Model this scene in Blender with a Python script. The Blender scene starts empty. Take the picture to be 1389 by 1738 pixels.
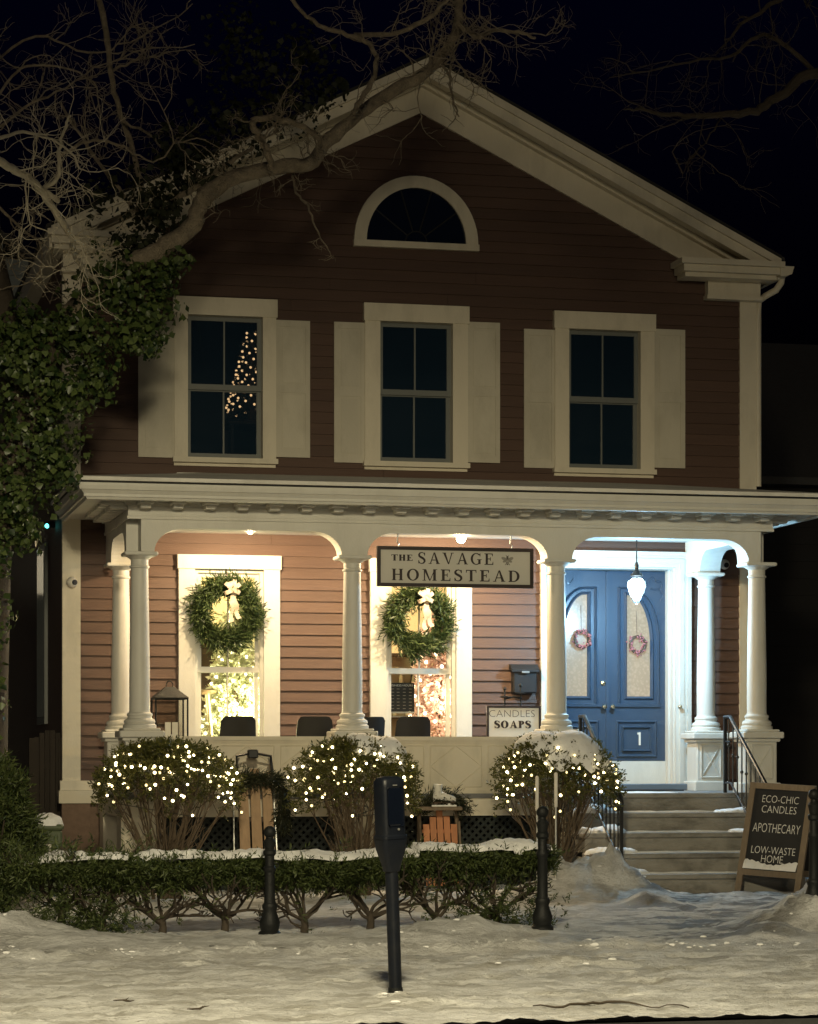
import bpy, math, random
import numpy as np
from mathutils import Vector, Matrix, noise

random.seed(7)
rng = np.random.default_rng(7)
R = math.radians
scene = bpy.context.scene
col = scene.collection

# ------------------------------------------------------------------ camera, sky, light, exposure
F = 4400.0; CX = 694.5; HZ = 1280.0; CH = 1.6; TH = R(13.0)
W_PX, H_PX = 1389.0, 1738.0
cd = bpy.data.cameras.new('camera'); cam = bpy.data.objects.new('camera', cd); col.objects.link(cam)
cd.sensor_fit = 'HORIZONTAL'; cd.sensor_width = 36.0; cd.lens = 36.0 * F / W_PX
cd.shift_y = (HZ - H_PX / 2) / W_PX
cd.clip_start = 0.1; cd.clip_end = 1000
cam.location = (0, 0, CH); cam.rotation_euler = (R(90), 0, -TH)
scene.camera = cam

world = bpy.data.worlds.new('World'); scene.world = world; world.use_nodes = True
wn = world.node_tree.nodes; wl = world.node_tree.links
SUN_EL, SUN_AZ = R(4.0), R(188.0)          # azimuth of the light, measured clockwise from +Y
sky = wn.new('ShaderNodeTexSky'); sky.sky_type = 'NISHITA'; sky.sun_disc = False
sky.sun_elevation = R(-3.15); sky.sun_rotation = SUN_AZ
sky.ozone_density = 6.0
bgn = wn['Background']; bgn.inputs['Strength'].default_value = 0.15
wm = wn.new('ShaderNodeMix'); wm.data_type = 'RGBA'; wm.blend_type = 'MULTIPLY'; wm.inputs[0].default_value = 1.0
wm.inputs[7].default_value = (0.40, 1.2, 0.75, 1)
wl.new(sky.outputs[0], wm.inputs[6]); wl.new(wm.outputs[2], bgn.inputs['Color'])

sd = bpy.data.lights.new('sun', 'SUN'); sun = bpy.data.objects.new('sun', sd); col.objects.link(sun)
sd.energy = 0.25; sd.angle = R(5.0); sd.color = (1.0, 0.85, 0.56)
_d = Vector((math.sin(SUN_AZ) * math.cos(SUN_EL), math.cos(SUN_AZ) * math.cos(SUN_EL), math.sin(SUN_EL)))
sun.rotation_euler = _d.to_track_quat('Z', 'Y').to_euler()

vs = scene.view_settings
scene.display_settings.display_device = 'sRGB'
vs.view_transform = 'Standard'; vs.look = 'None'; vs.exposure = 0.0; vs.gamma = 1.0; vs.use_curve_mapping = False
scene.cycles.use_denoising = True
scene.cycles.max_bounces = 6
scene.cycles.sample_clamp_indirect = 4.0
scene.cycles.caustics_reflective = False; scene.cycles.caustics_refractive = False

# ------------------------------------------------------------------ pixel -> place
def _den(px):
    return math.cos(TH) - (px - CX) / F * math.sin(TH)
def PX(px, Y):
    return Y * math.tan(TH + math.atan((px - CX) / F))
def PZ(px, py, Y):
    return CH + (HZ - py) * (Y / _den(px)) / F
def P(px, py, Y):
    return Vector((PX(px, Y), Y, PZ(px, py, Y)))

D = 32.3          # facade plane
YC = 30.0         # front column plane
YB = 31.85        # rear column plane
ZF = 1.13         # porch floor

# ------------------------------------------------------------------ materials
MATS = {}
def nodes_of(name):
    m = bpy.data.materials.new(name); m.use_nodes = True
    return m, m.node_tree.nodes, m.node_tree.links, m.node_tree.nodes['Principled BSDF']

def mat(name, c, rough=0.6, var=0.12, scale=6.0, bump=0.0, bscale=40.0, metal=0.0, spec=0.4, rnd=0.0, dirt=None, dirt_amt=0.0, dscale=1.5, stretch=(1, 1, 1), trans=0.0, bdist=0.01):
    m, n, l, b = nodes_of(name)
    tc = n.new('ShaderNodeTexCoord'); mp = n.new('ShaderNodeMapping'); mp.inputs['Scale'].default_value = stretch
    l.new(tc.outputs['Object'], mp.inputs['Vector'])
    nz = n.new('ShaderNodeTexNoise'); nz.inputs['Scale'].default_value = scale; nz.inputs['Detail'].default_value = 5
    l.new(mp.outputs[0], nz.inputs['Vector'])
    cr = n.new('ShaderNodeMix'); cr.data_type = 'RGBA'
    lo = tuple(max(0, v * (1 - var)) for v in c) + (1,); hi = tuple(min(1, v * (1 + var)) for v in c) + (1,)
    cr.inputs[6].default_value = lo; cr.inputs[7].default_value = hi
    l.new(nz.outputs['Fac'], cr.inputs[0])
    out = cr.outputs[2]
    if dirt is not None:
        dz = n.new('ShaderNodeTexNoise'); dz.inputs['Scale'].default_value = dscale; dz.inputs['Detail'].default_value = 8
        dz.inputs['Roughness'].default_value = 0.65
        l.new(mp.outputs[0], dz.inputs['Vector'])
        rp = n.new('ShaderNodeValToRGB'); rp.color_ramp.elements[0].position = 0.48; rp.color_ramp.elements[1].position = 0.72
        l.new(dz.outputs['Fac'], rp.inputs['Fac'])
        ml = n.new('ShaderNodeMath'); ml.operation = 'MULTIPLY'; ml.inputs[1].default_value = dirt_amt
        l.new(rp.outputs['Color'], ml.inputs[0])
        dm = n.new('ShaderNodeMix'); dm.data_type = 'RGBA'; dm.inputs[7].default_value = tuple(dirt) + (1,)
        l.new(ml.outputs[0], dm.inputs[0]); l.new(out, dm.inputs[6]); out = dm.outputs[2]
    if rnd:
        oi = n.new('ShaderNodeObjectInfo'); hs = n.new('ShaderNodeHueSaturation')
        ma = n.new('ShaderNodeMapRange'); ma.inputs[3].default_value = 1 - rnd; ma.inputs[4].default_value = 1 + rnd
        l.new(oi.outputs['Random'], ma.inputs[0]); l.new(ma.outputs[0], hs.inputs['Value']); l.new(out, hs.inputs['Color'])
        out = hs.outputs[0]
    l.new(out, b.inputs['Base Color'])
    b.inputs['Roughness'].default_value = rough; b.inputs['Metallic'].default_value = metal
    b.inputs['Specular IOR Level'].default_value = spec
    if bump:
        bz = n.new('ShaderNodeTexNoise'); bz.inputs['Scale'].default_value = bscale; bz.inputs['Detail'].default_value = 6
        l.new(mp.outputs[0], bz.inputs['Vector'])
        bp = n.new('ShaderNodeBump'); bp.inputs['Strength'].default_value = bump; bp.inputs['Distance'].default_value = bdist
        l.new(bz.outputs['Fac'], bp.inputs['Height']); l.new(bp.outputs[0], b.inputs['Normal'])
    MATS[name] = m
    return m

def leaf_mat(name, c1, c2, rough=0.5, trans=0.25):
    m, n, l, b = nodes_of(name)
    g = n.new('ShaderNodeNewGeometry')
    mx = n.new('ShaderNodeMix'); mx.data_type = 'RGBA'
    mx.inputs[6].default_value = tuple(c1) + (1,); mx.inputs[7].default_value = tuple(c2) + (1,)
    l.new(g.outputs['Random Per Island'], mx.inputs[0])
    l.new(mx.outputs[2], b.inputs['Base Color']); b.inputs['Roughness'].default_value = rough
    b.inputs['Specular IOR Level'].default_value = 0.35
    tr = n.new('ShaderNodeBsdfTranslucent'); l.new(mx.outputs[2], tr.inputs['Color'])
    ms = n.new('ShaderNodeMixShader'); ms.inputs[0].default_value = trans
    l.new(b.outputs[0], ms.inputs[1]); l.new(tr.outputs[0], ms.inputs[2])
    l.new(ms.outputs[0], n['Material Output'].inputs['Surface'])
    MATS[name] = m
    return m

def emit(name, c, s):
    m, n, l, b = nodes_of(name)
    b.inputs['Base Color'].default_value = tuple(c) + (1,)
    b.inputs['Emission Color'].default_value = tuple(c) + (1,); b.inputs['Emission Strength'].default_value = s
    MATS[name] = m
    return m

def glass(name, tint=(1, 1, 1), gloss=1.0, rough=0.02, haze=None, hz=0.0):
    m, n, l, b = nodes_of(name); n.remove(b)
    t = n.new('ShaderNodeBsdfTransparent'); t.inputs['Color'].default_value = tuple(tint) + (1,)
    g = n.new('ShaderNodeBsdfGlossy'); g.inputs['Roughness'].default_value = rough
    fr = n.new('ShaderNodeFresnel'); fr.inputs['IOR'].default_value = 1.5
    ml = n.new('ShaderNodeMath'); ml.operation = 'MULTIPLY'; ml.inputs[1].default_value = gloss
    l.new(fr.outputs[0], ml.inputs[0])
    ms = n.new('ShaderNodeMixShader'); l.new(ml.outputs[0], ms.inputs[0])
    l.new(t.outputs[0], ms.inputs[1]); l.new(g.outputs[0], ms.inputs[2])
    out = ms.outputs[0]
    if haze:                                                  # diffuse blue mixed in to paint the dim sheen of the panes
        df = n.new('ShaderNodeBsdfDiffuse'); df.inputs['Color'].default_value = tuple(haze) + (1,)
        m2 = n.new('ShaderNodeMixShader'); m2.inputs[0].default_value = hz; l.new(out, m2.inputs[1]); l.new(df.outputs[0], m2.inputs[2]); out = m2.outputs[0]
    l.new(out, n['Material Output'].inputs['Surface'])
    MATS[name] = m
    return m

mat('siding', (0.092, 0.053, 0.038), 0.6, 0.16, 5, 0.35, 30, rnd=0.10, stretch=(0.35, 1, 6), dirt=(0.06, 0.034, 0.027), dirt_amt=0.35, dscale=3)
mat('sheathing', (0.06, 0.035, 0.028), 0.9)
mat('cream', (0.69, 0.63, 0.50), 0.5, 0.06, 4, 0.15, 60, dirt=(0.42, 0.38, 0.29), dirt_amt=0.45, dscale=3.0, stretch=(1, 1, 0.4))
mat('shutter_paint', (0.56, 0.52, 0.42), 0.55, 0.10, 4, 0.2, 50, dirt=(0.36, 0.33, 0.25), dirt_amt=0.5, dscale=2.6, stretch=(1, 1, 0.5), rnd=0.05)
mat('white', (0.60, 0.585, 0.53), 0.5, 0.06, 5, 0.15, 60, dirt=(0.42, 0.40, 0.34), dirt_amt=0.35, dscale=3.0, stretch=(1, 1, .4))
mat('sash', (0.15, 0.16, 0.15), 0.5, 0.1, 8)
mat('roof_shingle', (0.05, 0.048, 0.046), 0.85, 0.3, 20, 0.5, 60)
mat('porch_roofing', (0.72, 0.70, 0.64), 0.7, 0.15, 2.5, 0.3, 12, dirt=(0.30, 0.29, 0.25), dirt_amt=0.5, dscale=1.3)
mat('black_edge', (0.015, 0.014, 0.013), 0.7)
mat('blue_door', (0.036, 0.060, 0.098), 0.32, 0.12, 7, 0.12, 50, spec=0.5)
mat('step_blue', (0.10, 0.125, 0.15), 0.6, 0.15, 8)
mat('brass', (0.65, 0.58, 0.42), 0.25, 0.05, 5, metal=1.0)
mat('black_metal', (0.012, 0.013, 0.015), 0.38, 0.2, 12, 0.15, 80, spec=0.5)
mat('iron', (0.010, 0.011, 0.011), 0.55, 0.3, 14, 0.4, 70, spec=0.3)
mat('meter_blue', (0.005, 0.007, 0.012), 0.42, 0.3, 10, 0.15, 90, spec=0.3, dirt=(0.02, 0.02, 0.02), dirt_amt=.5, dscale=7)
mat('meter_glass', (0.004, 0.006, 0.012), 0.12, 0.1, 10, spec=0.6)
mat('stone_step', (0.265, 0.25, 0.22), 0.75, 0.25, 7, 0.5, 25, dirt=(0.07, 0.064, 0.055), dirt_amt=0.85, dscale=3.0, stretch=(0.8, 1, 1.6))
mat('brick_pier', (0.20, 0.135, 0.10), 0.85, 0.3, 14, 0.5, 40)
mat('lattice_green', (0.018, 0.024, 0.022), 0.7, 0.2, 9)
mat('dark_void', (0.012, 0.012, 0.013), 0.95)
mat('floor_boards', (0.16, 0.16, 0.16), 0.6, 0.2, 6, 0.2, 30)
mat('bark', (0.29, 0.24, 0.17), 0.9, 0.45, 14, 1.0, 45, bdist=0.03, dirt=(0.09, 0.075, 0.055), dirt_amt=.7, dscale=6)
mat('bark_lit', (0.46, 0.41, 0.31), 0.8, 0.35, 12, 0.6, 40)  # paler copy of bark, lamp brightness put into its colour
mat('bark_dark', (0.06, 0.047, 0.034), 0.9, 0.4, 12, 0.8, 40)
mat('stem', (0.11, 0.08, 0.052), 0.85, 0.35, 14)
mat('snow', (0.80, 0.80, 0.80), 0.7, 0.06, 6, 0.5, 18, spec=0.25, bdist=0.03)
mat('wood_sled', (0.40, 0.265, 0.155), 0.6, 0.25, 8, 0.2, 40, stretch=(4, 4, 0.6), rnd=0.1)
mat('wood_orange', (0.52, 0.22, 0.10), 0.55, 0.2, 8, 0.2, 40, stretch=(4, 4, 0.6), rnd=0.12)
mat('wood_grey', (0.19, 0.145, 0.10), 0.75, 0.3, 9, 0.3, 40, stretch=(4, 4, 0.6), rnd=0.12)
mat('wood_dark', (0.07, 0.045, 0.028), 0.6, 0.3, 9)
mat('chalkboard', (0.016, 0.016, 0.017), 0.75, 0.4, 5)
mat('chalk', (0.66, 0.65, 0.62), 0.8, 0.2, 30)
mat('sign_face', (0.53, 0.51, 0.45), 0.45, 0.06, 5)
mat('sign_white', (0.74, 0.70, 0.62), 0.45, 0.05, 5)
mat('sign_ink', (0.028, 0.018, 0.016), 0.5, 0.2, 8)
mat('sign_brown', (0.10, 0.085, 0.07), 0.55, 0.2, 8)
mat('sign_grey', (0.24, 0.225, 0.19), 0.55, 0.1, 8)
mat('plastic_black', (0.009, 0.009, 0.010), 0.55, 0.2, 8, spec=0.45)
mat('ribbon', (0.40, 0.33, 0.25), 0.55, 0.45, 28)
mat('pink_berry', (0.32, 0.12, 0.13), 0.6, 0.4, 20)
mat('skate_white', (0.72, 0.70, 0.64), 0.45, 0.1, 8)
mat('steel', (0.55, 0.55, 0.52), 0.35, 0.1, 8, metal=0.8)
mat('bin_green', (0.075, 0.095, 0.05), 0.55, 0.2, 6)
mat('gate_wood', (0.032, 0.025, 0.019), 0.85, 0.3, 8, rnd=0.15)
mat('grey_siding', (0.17, 0.19, 0.19), 0.7, 0.12, 5, rnd=0.06)
mat('night_siding', (0.008, 0.007, 0.007), 0.8, 0.2, 6)  # near-black colour stands in for the lack of light on this house
mat('plaster', (0.60, 0.50, 0.32), 0.8, 0.08, 3)
mat('ceiling_paint', (0.70, 0.64, 0.48), 0.8, 0.05, 3)
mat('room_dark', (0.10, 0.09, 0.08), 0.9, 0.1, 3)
mat('shop_wood', (0.16, 0.10, 0.05), 0.6, 0.2, 6)
mat('shop_pale', (0.66, 0.58, 0.40), 0.6, 0.1, 6)
mat('asphalt', (0.045, 0.045, 0.047), 0.85, 0.3, 20, 0.5, 120)
mat('kerb_stone', (0.035, 0.034, 0.033), 0.6, 0.2, 8, 0.3, 40)
mat('concrete', (0.30, 0.29, 0.27), 0.85, 0.15, 6, 0.3, 60)
leaf_mat('ivy_leaf', (0.016, 0.036, 0.011), (0.115, 0.155, 0.046), 0.36)
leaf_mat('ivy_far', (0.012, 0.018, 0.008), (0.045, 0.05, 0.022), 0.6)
leaf_mat('yew', (0.028, 0.046, 0.014), (0.10, 0.125, 0.038), 0.55)
leaf_mat('box_leaf', (0.040, 0.050, 0.012), (0.12, 0.115, 0.026), 0.5)
leaf_mat('fir', (0.018, 0.038, 0.012), (0.082, 0.112, 0.040), 0.5)
leaf_mat('flocked', (0.62, 0.66, 0.42), (0.85, 0.85, 0.68), 0.6, 0.4)
leaf_mat('pink_tinsel', (0.74, 0.52, 0.44), (0.90, 0.74, 0.66), 0.5, 0.4)
leaf_mat('dark_fir', (0.020, 0.026, 0.014), (0.055, 0.058, 0.028), 0.6)
emit('bulb_warm', (1.0, 0.80, 0.42), 11.0)
emit('bulb_soft', (1.0, 0.78, 0.36), 2.4)
emit('bulb_tree', (1.0, 0.90, 0.62), 5.0)
emit('bulb_amber', (1.0, 0.56, 0.24), 3.4)
emit('lamp_warm', (1.0, 0.80, 0.48), 30.0)
emit('lamp_dim', (1.0, 0.84, 0.58), 2.0)
emit('lamp_cool', (0.66, 0.90, 1.0), 9.0)
emit('led_teal', (0.12, 0.9, 0.8), 4.0)
emit('door_glow', (0.52, 0.40, 0.27), 0.55)
glass('pane_dark', (0.62, 0.66, 0.70), 1.0, haze=(0.035, 0.075, 0.12), hz=.20)
glass('pane_clear', (0.97, 0.97, 0.95), 0.55)
glass('lantern_glass', (0.9, 0.9, 0.88), 0.9)

# ------------------------------------------------------------------ mesh builder
class MB:
    def __init__(s):
        s.v = []; s.f = []
    def add(s, vs_, fs_):
        o = len(s.v); s.v.extend([tuple(q) for q in vs_]); s.f.extend([tuple(i + o for i in f) for f in fs_]); return s
    def box(s, x0, x1, y0, y1, z0, z1):
        return s.add([(x0, y0, z0), (x1, y0, z0), (x1, y1, z0), (x0, y1, z0), (x0, y0, z1), (x1, y0, z1), (x1, y1, z1), (x0, y1, z1)],
                     [(0, 3, 2, 1), (4, 5, 6, 7), (0, 1, 5, 4), (1, 2, 6, 5), (2, 3, 7, 6), (3, 0, 4, 7)])
    def bbox(s, x0, x1, y0, y1, z0, z1, c=0.012):
        """box with chamfered vertical and top edges"""
        def ring(z, i):
            return [(x0 + i + c, y0 + i, z), (x1 - i - c, y0 + i, z), (x1 - i, y0 + i + c, z), (x1 - i, y1 - i - c, z),
                    (x1 - i - c, y1 - i, z), (x0 + i + c, y1 - i, z), (x0 + i, y1 - i - c, z), (x0 + i, y0 + i + c, z)]
        rs = [ring(z0, c * .7), ring(z0 + c, 0), ring(z1 - c, 0), ring(z1, c * .7)]
        vs_ = [p for r in rs for p in r]; fs_ = [tuple(range(7, -1, -1)), tuple(range(24, 32))]
        for k in range(3):
            for i in range(8):
                j = (i + 1) % 8; fs_.append((k * 8 + i, k * 8 + j, k * 8 + 8 + j, k * 8 + 8 + i))
        return s.add(vs_, fs_)
    def prism_y(s, pts, y0, y1):
        """polygon in XZ extruded from y0 to y1"""
        n = len(pts)
        vs_ = [(p[0], y0, p[1]) for p in pts] + [(p[0], y1, p[1]) for p in pts]
        fs_ = [tuple(range(n)), tuple(range(2 * n - 1, n - 1, -1))] + [(i, i + n, (i + 1) % n + n, (i + 1) % n) for i in range(n)]
        return s.add(vs_, fs_)
    def prism_x(s, pts, x0, x1):
        """polygon in YZ extruded from x0 to x1"""
        n = len(pts)
        vs_ = [(x0, p[0], p[1]) for p in pts] + [(x1, p[0], p[1]) for p in pts]
        fs_ = [tuple(range(n)), tuple(range(2 * n - 1, n - 1, -1))] + [(i, i + n, (i + 1) % n + n, (i + 1) % n) for i in range(n)]
        return s.add(vs_, fs_)
    def lathe(s, prof, cx=0, cy=0, n=20, cz=0, ax='z'):
        vs_ = []; m = len(prof)
        for r, z in prof:
            for k in range(n):
                a = 2 * math.pi * k / n
                if ax == 'z': vs_.append((cx + r * math.cos(a), cy + r * math.sin(a), cz + z))
                elif ax == 'y': vs_.append((cx + r * math.cos(a), cy + z, cz + r * math.sin(a)))
                else: vs_.append((cx + z, cy + r * math.cos(a), cz + r * math.sin(a)))
        fs_ = [(i * n + k, i * n + (k + 1) % n, (i + 1) * n + (k + 1) % n, (i + 1) * n + k) for i in range(m - 1) for k in range(n)]
        fs_ += [tuple(range(n - 1, -1, -1)), tuple(range((m - 1) * n, m * n))]
        return s.add(vs_, fs_)
    def tube(s, pts, rad, n=8):
        pts = [Vector(p) for p in pts]; m = len(pts)
        if not hasattr(rad, '__len__'): rad = [rad] * m
        up = Vector((0.13, 0.27, 0.95)); vs_ = []
        for i, p in enumerate(pts):
            t = (pts[min(i + 1, m - 1)] - pts[max(i - 1, 0)]).normalized()
            a = t.cross(up)
            if a.length < 1e-3: a = t.cross(Vector((1, 0, 0)))
            a.normalize(); b = t.cross(a)
            for k in range(n):
                q = 2 * math.pi * k / n; vs_.append(p + (a * math.cos(q) + b * math.sin(q)) * rad[i])
        fs_ = [(i * n + k, i * n + (k + 1) % n, (i + 1) * n + (k + 1) % n, (i + 1) * n + k) for i in range(m - 1) for k in range(n)]
        fs_ += [tuple(range(n - 1, -1, -1)), tuple(range((m - 1) * n, m * n))]
        return s.add(vs_, fs_)
    def ball(s, c, r, n=10, m=7, sz=1.0):
        return s.lathe([(max(1e-4, r * math.sin(math.pi * i / m)), -r * sz * math.cos(math.pi * i / m)) for i in range(m + 1)], c[0], c[1], n, c[2])
    def build(s, name, material, parent=None, smooth=False, local=False):
        me = bpy.data.meshes.new(name); me.from_pydata(s.v, [], s.f); me.update()
        return link(name, me, material, parent, smooth, local)

def link(name, me, material, parent=None, smooth=False, local=False):
    if material is not None and not me.materials:
        me.materials.append(MATS[material])
    if smooth and len(me.polygons):
        me.polygons.foreach_set('use_smooth', np.ones(len(me.polygons), dtype=bool))
        try: me.set_sharp_from_angle(angle=R(38))
        except Exception: pass
    o = bpy.data.objects.new(name, me); col.objects.link(o)
    if parent is not None:
        o.parent = parent
        if not local:
            o.matrix_parent_inverse = Matrix.Translation(-Vector(parent.get('_w', (0, 0, 0))))
    return o

def mesh_np(name, V, Fq, material, parent=None, smooth=False, local=False):
    """V (n,3) array, Fq (m,k) array"""
    me = bpy.data.meshes.new(name); k = Fq.shape[1]
    me.vertices.add(len(V)); me.vertices.foreach_set('co', np.ascontiguousarray(V, dtype=np.float32).ravel())
    me.loops.add(Fq.size); me.loops.foreach_set('vertex_index', np.ascontiguousarray(Fq, dtype=np.int32).ravel())
    me.polygons.add(len(Fq)); me.polygons.foreach_set('loop_start', np.arange(0, Fq.size, k, dtype=np.int32))
    me.update(calc_edges=True); me.validate()
    return link(name, me, material, parent, smooth, local)

def tag(o, label, cat, group=None, kind=None):
    if label: o['label'] = label
    if cat: o['category'] = cat
    if group: o['group'] = group
    if kind: o['kind'] = kind
    return o
def thing(name, label, cat, loc=(0, 0, 0), group=None, rot=(0, 0, 0), local=False):
    o = bpy.data.objects.new(name, None); col.objects.link(o); o.location = loc; o.rotation_euler = rot
    o.empty_display_size = 0.1
    if not local: o['_w'] = tuple(loc)
    return tag(o, label, cat, group)
def struct(o):
    o['kind'] = 'structure'; return o
def lamp(name, loc, energy, color, radius, parent):
    ld = bpy.data.lights.new(name, 'POINT'); ld.energy = energy; ld.color = color; ld.shadow_soft_size = radius
    o = bpy.data.objects.new(name, ld); col.objects.link(o); o.location = loc
    o.parent = parent; o.matrix_parent_inverse = Matrix.Translation(-Vector(parent.get('_w', (0, 0, 0))))
    return o

def fbm(x, y, z=0.0, o=4):
    return noise.fractal(Vector((x, y, z)), 0.9, 2.1, o)

# ------------------------------------------------------------------ ground
PSL = 0.40; PATH_X0, PATH_X1 = 6.55, 8.95       # the walk runs askew; limits measured at Y = 22
Y_KERB = 14.93; Y_WALK = 20.6; Y_END = 32.0
def bump2(x, y, cx, cy, rx, ry):
    q = ((x - cx) / rx) ** 2 + ((y - cy) / ry) ** 2
    return math.exp(-q)
PILES = []
def pile(px, py, rx, ry, h):
    c = CH * F / (py - HZ); Y = c * _den(px); PILES.append((PX(px, Y), Y, rx, ry, h))
pile(1040, 1520, 0.50, 0.38, 0.30); pile(965, 1522, 0.5, 0.36, 0.26); pile(1100, 1538, 0.28, 0.25, 0.13)
pile(1362, 1576, 0.45, 0.45, 0.26); pile(1440, 1550, 0.5, 0.7, 0.40); pile(1262, 1522, 0.20, 0.12, 0.06)
pile(1310, 1592, 0.30, 0.3, 0.12); pile(1040, 1612, 0.6, 0.22, 0.07); pile(960, 1640, 0.5, 0.2, 0.05)
pile(780, 1592, 0.45, 0.35, 0.13); pile(700, 1600, 0.3, 0.2, 0.06)
pile(665, 1697, 0.16, 0.10, 0.03); pile(715, 1708, 0.35, 0.12, 0.04)
pile(20, 1560, 0.7, 0.8, 0.22); pile(-60, 1600, 0.8, 0.6, 0.25)
def ss(a, b, x):
    t = min(1, max(0, (x - a) / (b - a))); return t * t * (3 - 2 * t)
def gh(x, y):
    """height of the snow surface"""
    lawn = ss(20.1, 21.3, y)
    xp = x - PSL * (y - 22); px_ = ss(PATH_X0 - .35, PATH_X0 + .25, xp) * (1 - ss(PATH_X1 - .25, PATH_X1 + .4, xp))
    lw = lawn * (1 - px_)
    n1 = fbm(x * .55, y * .8, 1.0); n2 = fbm(x * 2.2, y * 2.8, 4.0); n3 = fbm(x * 6, y * 7, 9.0, 4)
    t1 = fbm(x * 2.6 + 5, y * 2.2, 21.0, 5); t2 = fbm(x * 5.5, y * 4.6 + 3, 27.0, 4)
    h = 0.005 * n1 + 0.006 * n2 + 0.008 * n3 + .009 * ss(.06, .13, t1) + .008 * ss(.12, .20, t2) - .007 * ss(.10, .16, -t1)
    h += lw * (0.015 + 0.03 * n1 + 0.02 * n2)
    # crusty ridge shovelled along the edge of the pavement
    rg = math.exp(-((y - 20.35 - .18 * fbm(x * .8, 0, 7.0)) / .28) ** 2) * (1 - px_ * .85)
    h += rg * (0.03 + 0.08 * max(0, fbm(x * 3.3, y * 3.3, 2.0)) + .05 * abs(fbm(x * 9, y * 9, 5.0, 3)))
    pn = 1 + .55 * fbm(x * 3.1, y * 3.1, 12.0) + .30 * abs(fbm(x * 8, y * 8, 3.0))
    for (cx, cy, rx, ry, hh) in PILES:
        q = ((x - cx) / rx) ** 2 + ((y - cy) / ry) ** 2
        if q < 6: h += hh * math.exp(-q) * pn
    return h + 0.004

def ground_mat():
    m, n, l, b = nodes_of('packed_snow')
    tc = n.new('ShaderNodeTexCoord'); sx = n.new('ShaderNodeSeparateXYZ'); l.new(tc.outputs['Object'], sx.inputs[0])
    def nz(s, d=6, st=(1, 1, 1), r=.6):
        mp = n.new('ShaderNodeMapping'); mp.inputs['Scale'].default_value = st; l.new(tc.outputs['Object'], mp.inputs['Vector'])
        t = n.new('ShaderNodeTexNoise'); t.inputs['Scale'].default_value = s; t.inputs['Detail'].default_value = d; t.inputs['Roughness'].default_value = r
        l.new(mp.outputs[0], t.inputs['Vector']); return t.outputs['Fac']
    def ramp(f, a, c):
        r = n.new('ShaderNodeMapRange'); r.interpolation_type = 'SMOOTHSTEP'; r.inputs[1].default_value = a; r.inputs[2].default_value = c
        l.new(f, r.inputs[0]); return r.outputs[0]
    def math_(op, a, c):
        q = n.new('ShaderNodeMath'); q.operation = op
        for i, v in enumerate((a, c)):
            if isinstance(v, (int, float)): q.inputs[i].default_value = v
            else: l.new(v, q.inputs[i])
        return q.outputs[0]
    def mix(f, a, c):
        q = n.new('ShaderNodeMix'); q.data_type = 'RGBA'
        l.new(f, q.inputs[0])
        for i, v in ((6, a), (7, c)):
            if isinstance(v, tuple): q.inputs[i].default_value = v + (1,)
            else: l.new(v, q.inputs[i])
        return q.outputs[2]
    base = mix(ramp(nz(3.2, 10, (0.7, 1.1, 1), .7), .34, .66), (0.50, 0.495, 0.48), (0.84, 0.84, 0.84))
    # grit trodden into the pavement snow, kept to the walked strips
    walked = math_('SUBTRACT', 1.0, ramp(sx.outputs['Y'], 19.7, 20.5))
    xp = math_('SUBTRACT', sx.outputs['X'], math_('MULTIPLY', math_('SUBTRACT', sx.outputs['Y'], 22.0), PSL))
    px0 = ramp(xp, PATH_X0 - .3, PATH_X0 + .5); px1 = math_('SUBTRACT', 1.0, ramp(xp, PATH_X1 - .6, PATH_X1 + .2))
    pathm = math_('MULTIPLY', px0, px1)
    path_only = math_('MULTIPLY', pathm, ramp(sx.outputs['Y'], 20.0, 21.5))
    grit = math_('MULTIPLY', walked, ramp(nz(1.7, 9, (0.55, 1.3, 1), .66), 0.42, 0.62))
    c = mix(math_('MULTIPLY', grit, 0.70), base, (0.36, 0.345, 0.305))
    flake = ramp(nz(4.2, 7, (0.55, 0.8, 1), .6), .545, .575)
    c = mix(math_('MULTIPLY', flake, 0.55), c, (0.86, 0.86, 0.85))
    scuff = math_('MULTIPLY', walked, ramp(nz(3.1, 6, (0.5, 0.9, 1), .6), .60, .63))
    c = mix(math_('MULTIPLY', scuff, 0.55), c, (0.27, 0.255, 0.22))
    ice = math_('MULTIPLY', path_only, ramp(nz(1.9, 9, (0.55, 1.1, 1), .62), 0.455, 0.56))
    c = mix(math_('MULTIPLY', ice, 0.88), c, (0.13, 0.125, 0.12))
    spk = ramp(nz(26, 3), 0.62, 0.70)
    c = mix(math_('MULTIPLY', spk, math_('MULTIPLY', math_('ADD', walked, path_only), 0.45)), c, (0.09, 0.08, 0.065))
    l.new(c, b.inputs['Base Color'])
    rr = n.new('ShaderNodeMapRange'); rr.inputs[3].default_value = .72; rr.inputs[4].default_value = .66; l.new(ice, rr.inputs[0])
    l.new(rr.outputs[0], b.inputs['Roughness']); b.inputs['Specular IOR Level'].default_value = .3
    bp = n.new('ShaderNodeBump'); bp.inputs['Strength'].default_value = .9; bp.inputs['Distance'].default_value = .06
    l.new(math_('ADD', nz(17, 10, (0.75, 1.0, 1), .72), math_('MULTIPLY', nz(60, 4), .35)), bp.inputs['Height']); l.new(bp.outputs[0], b.inputs['Normal'])
    MATS['packed_snow'] = m
ground_mat()

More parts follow.
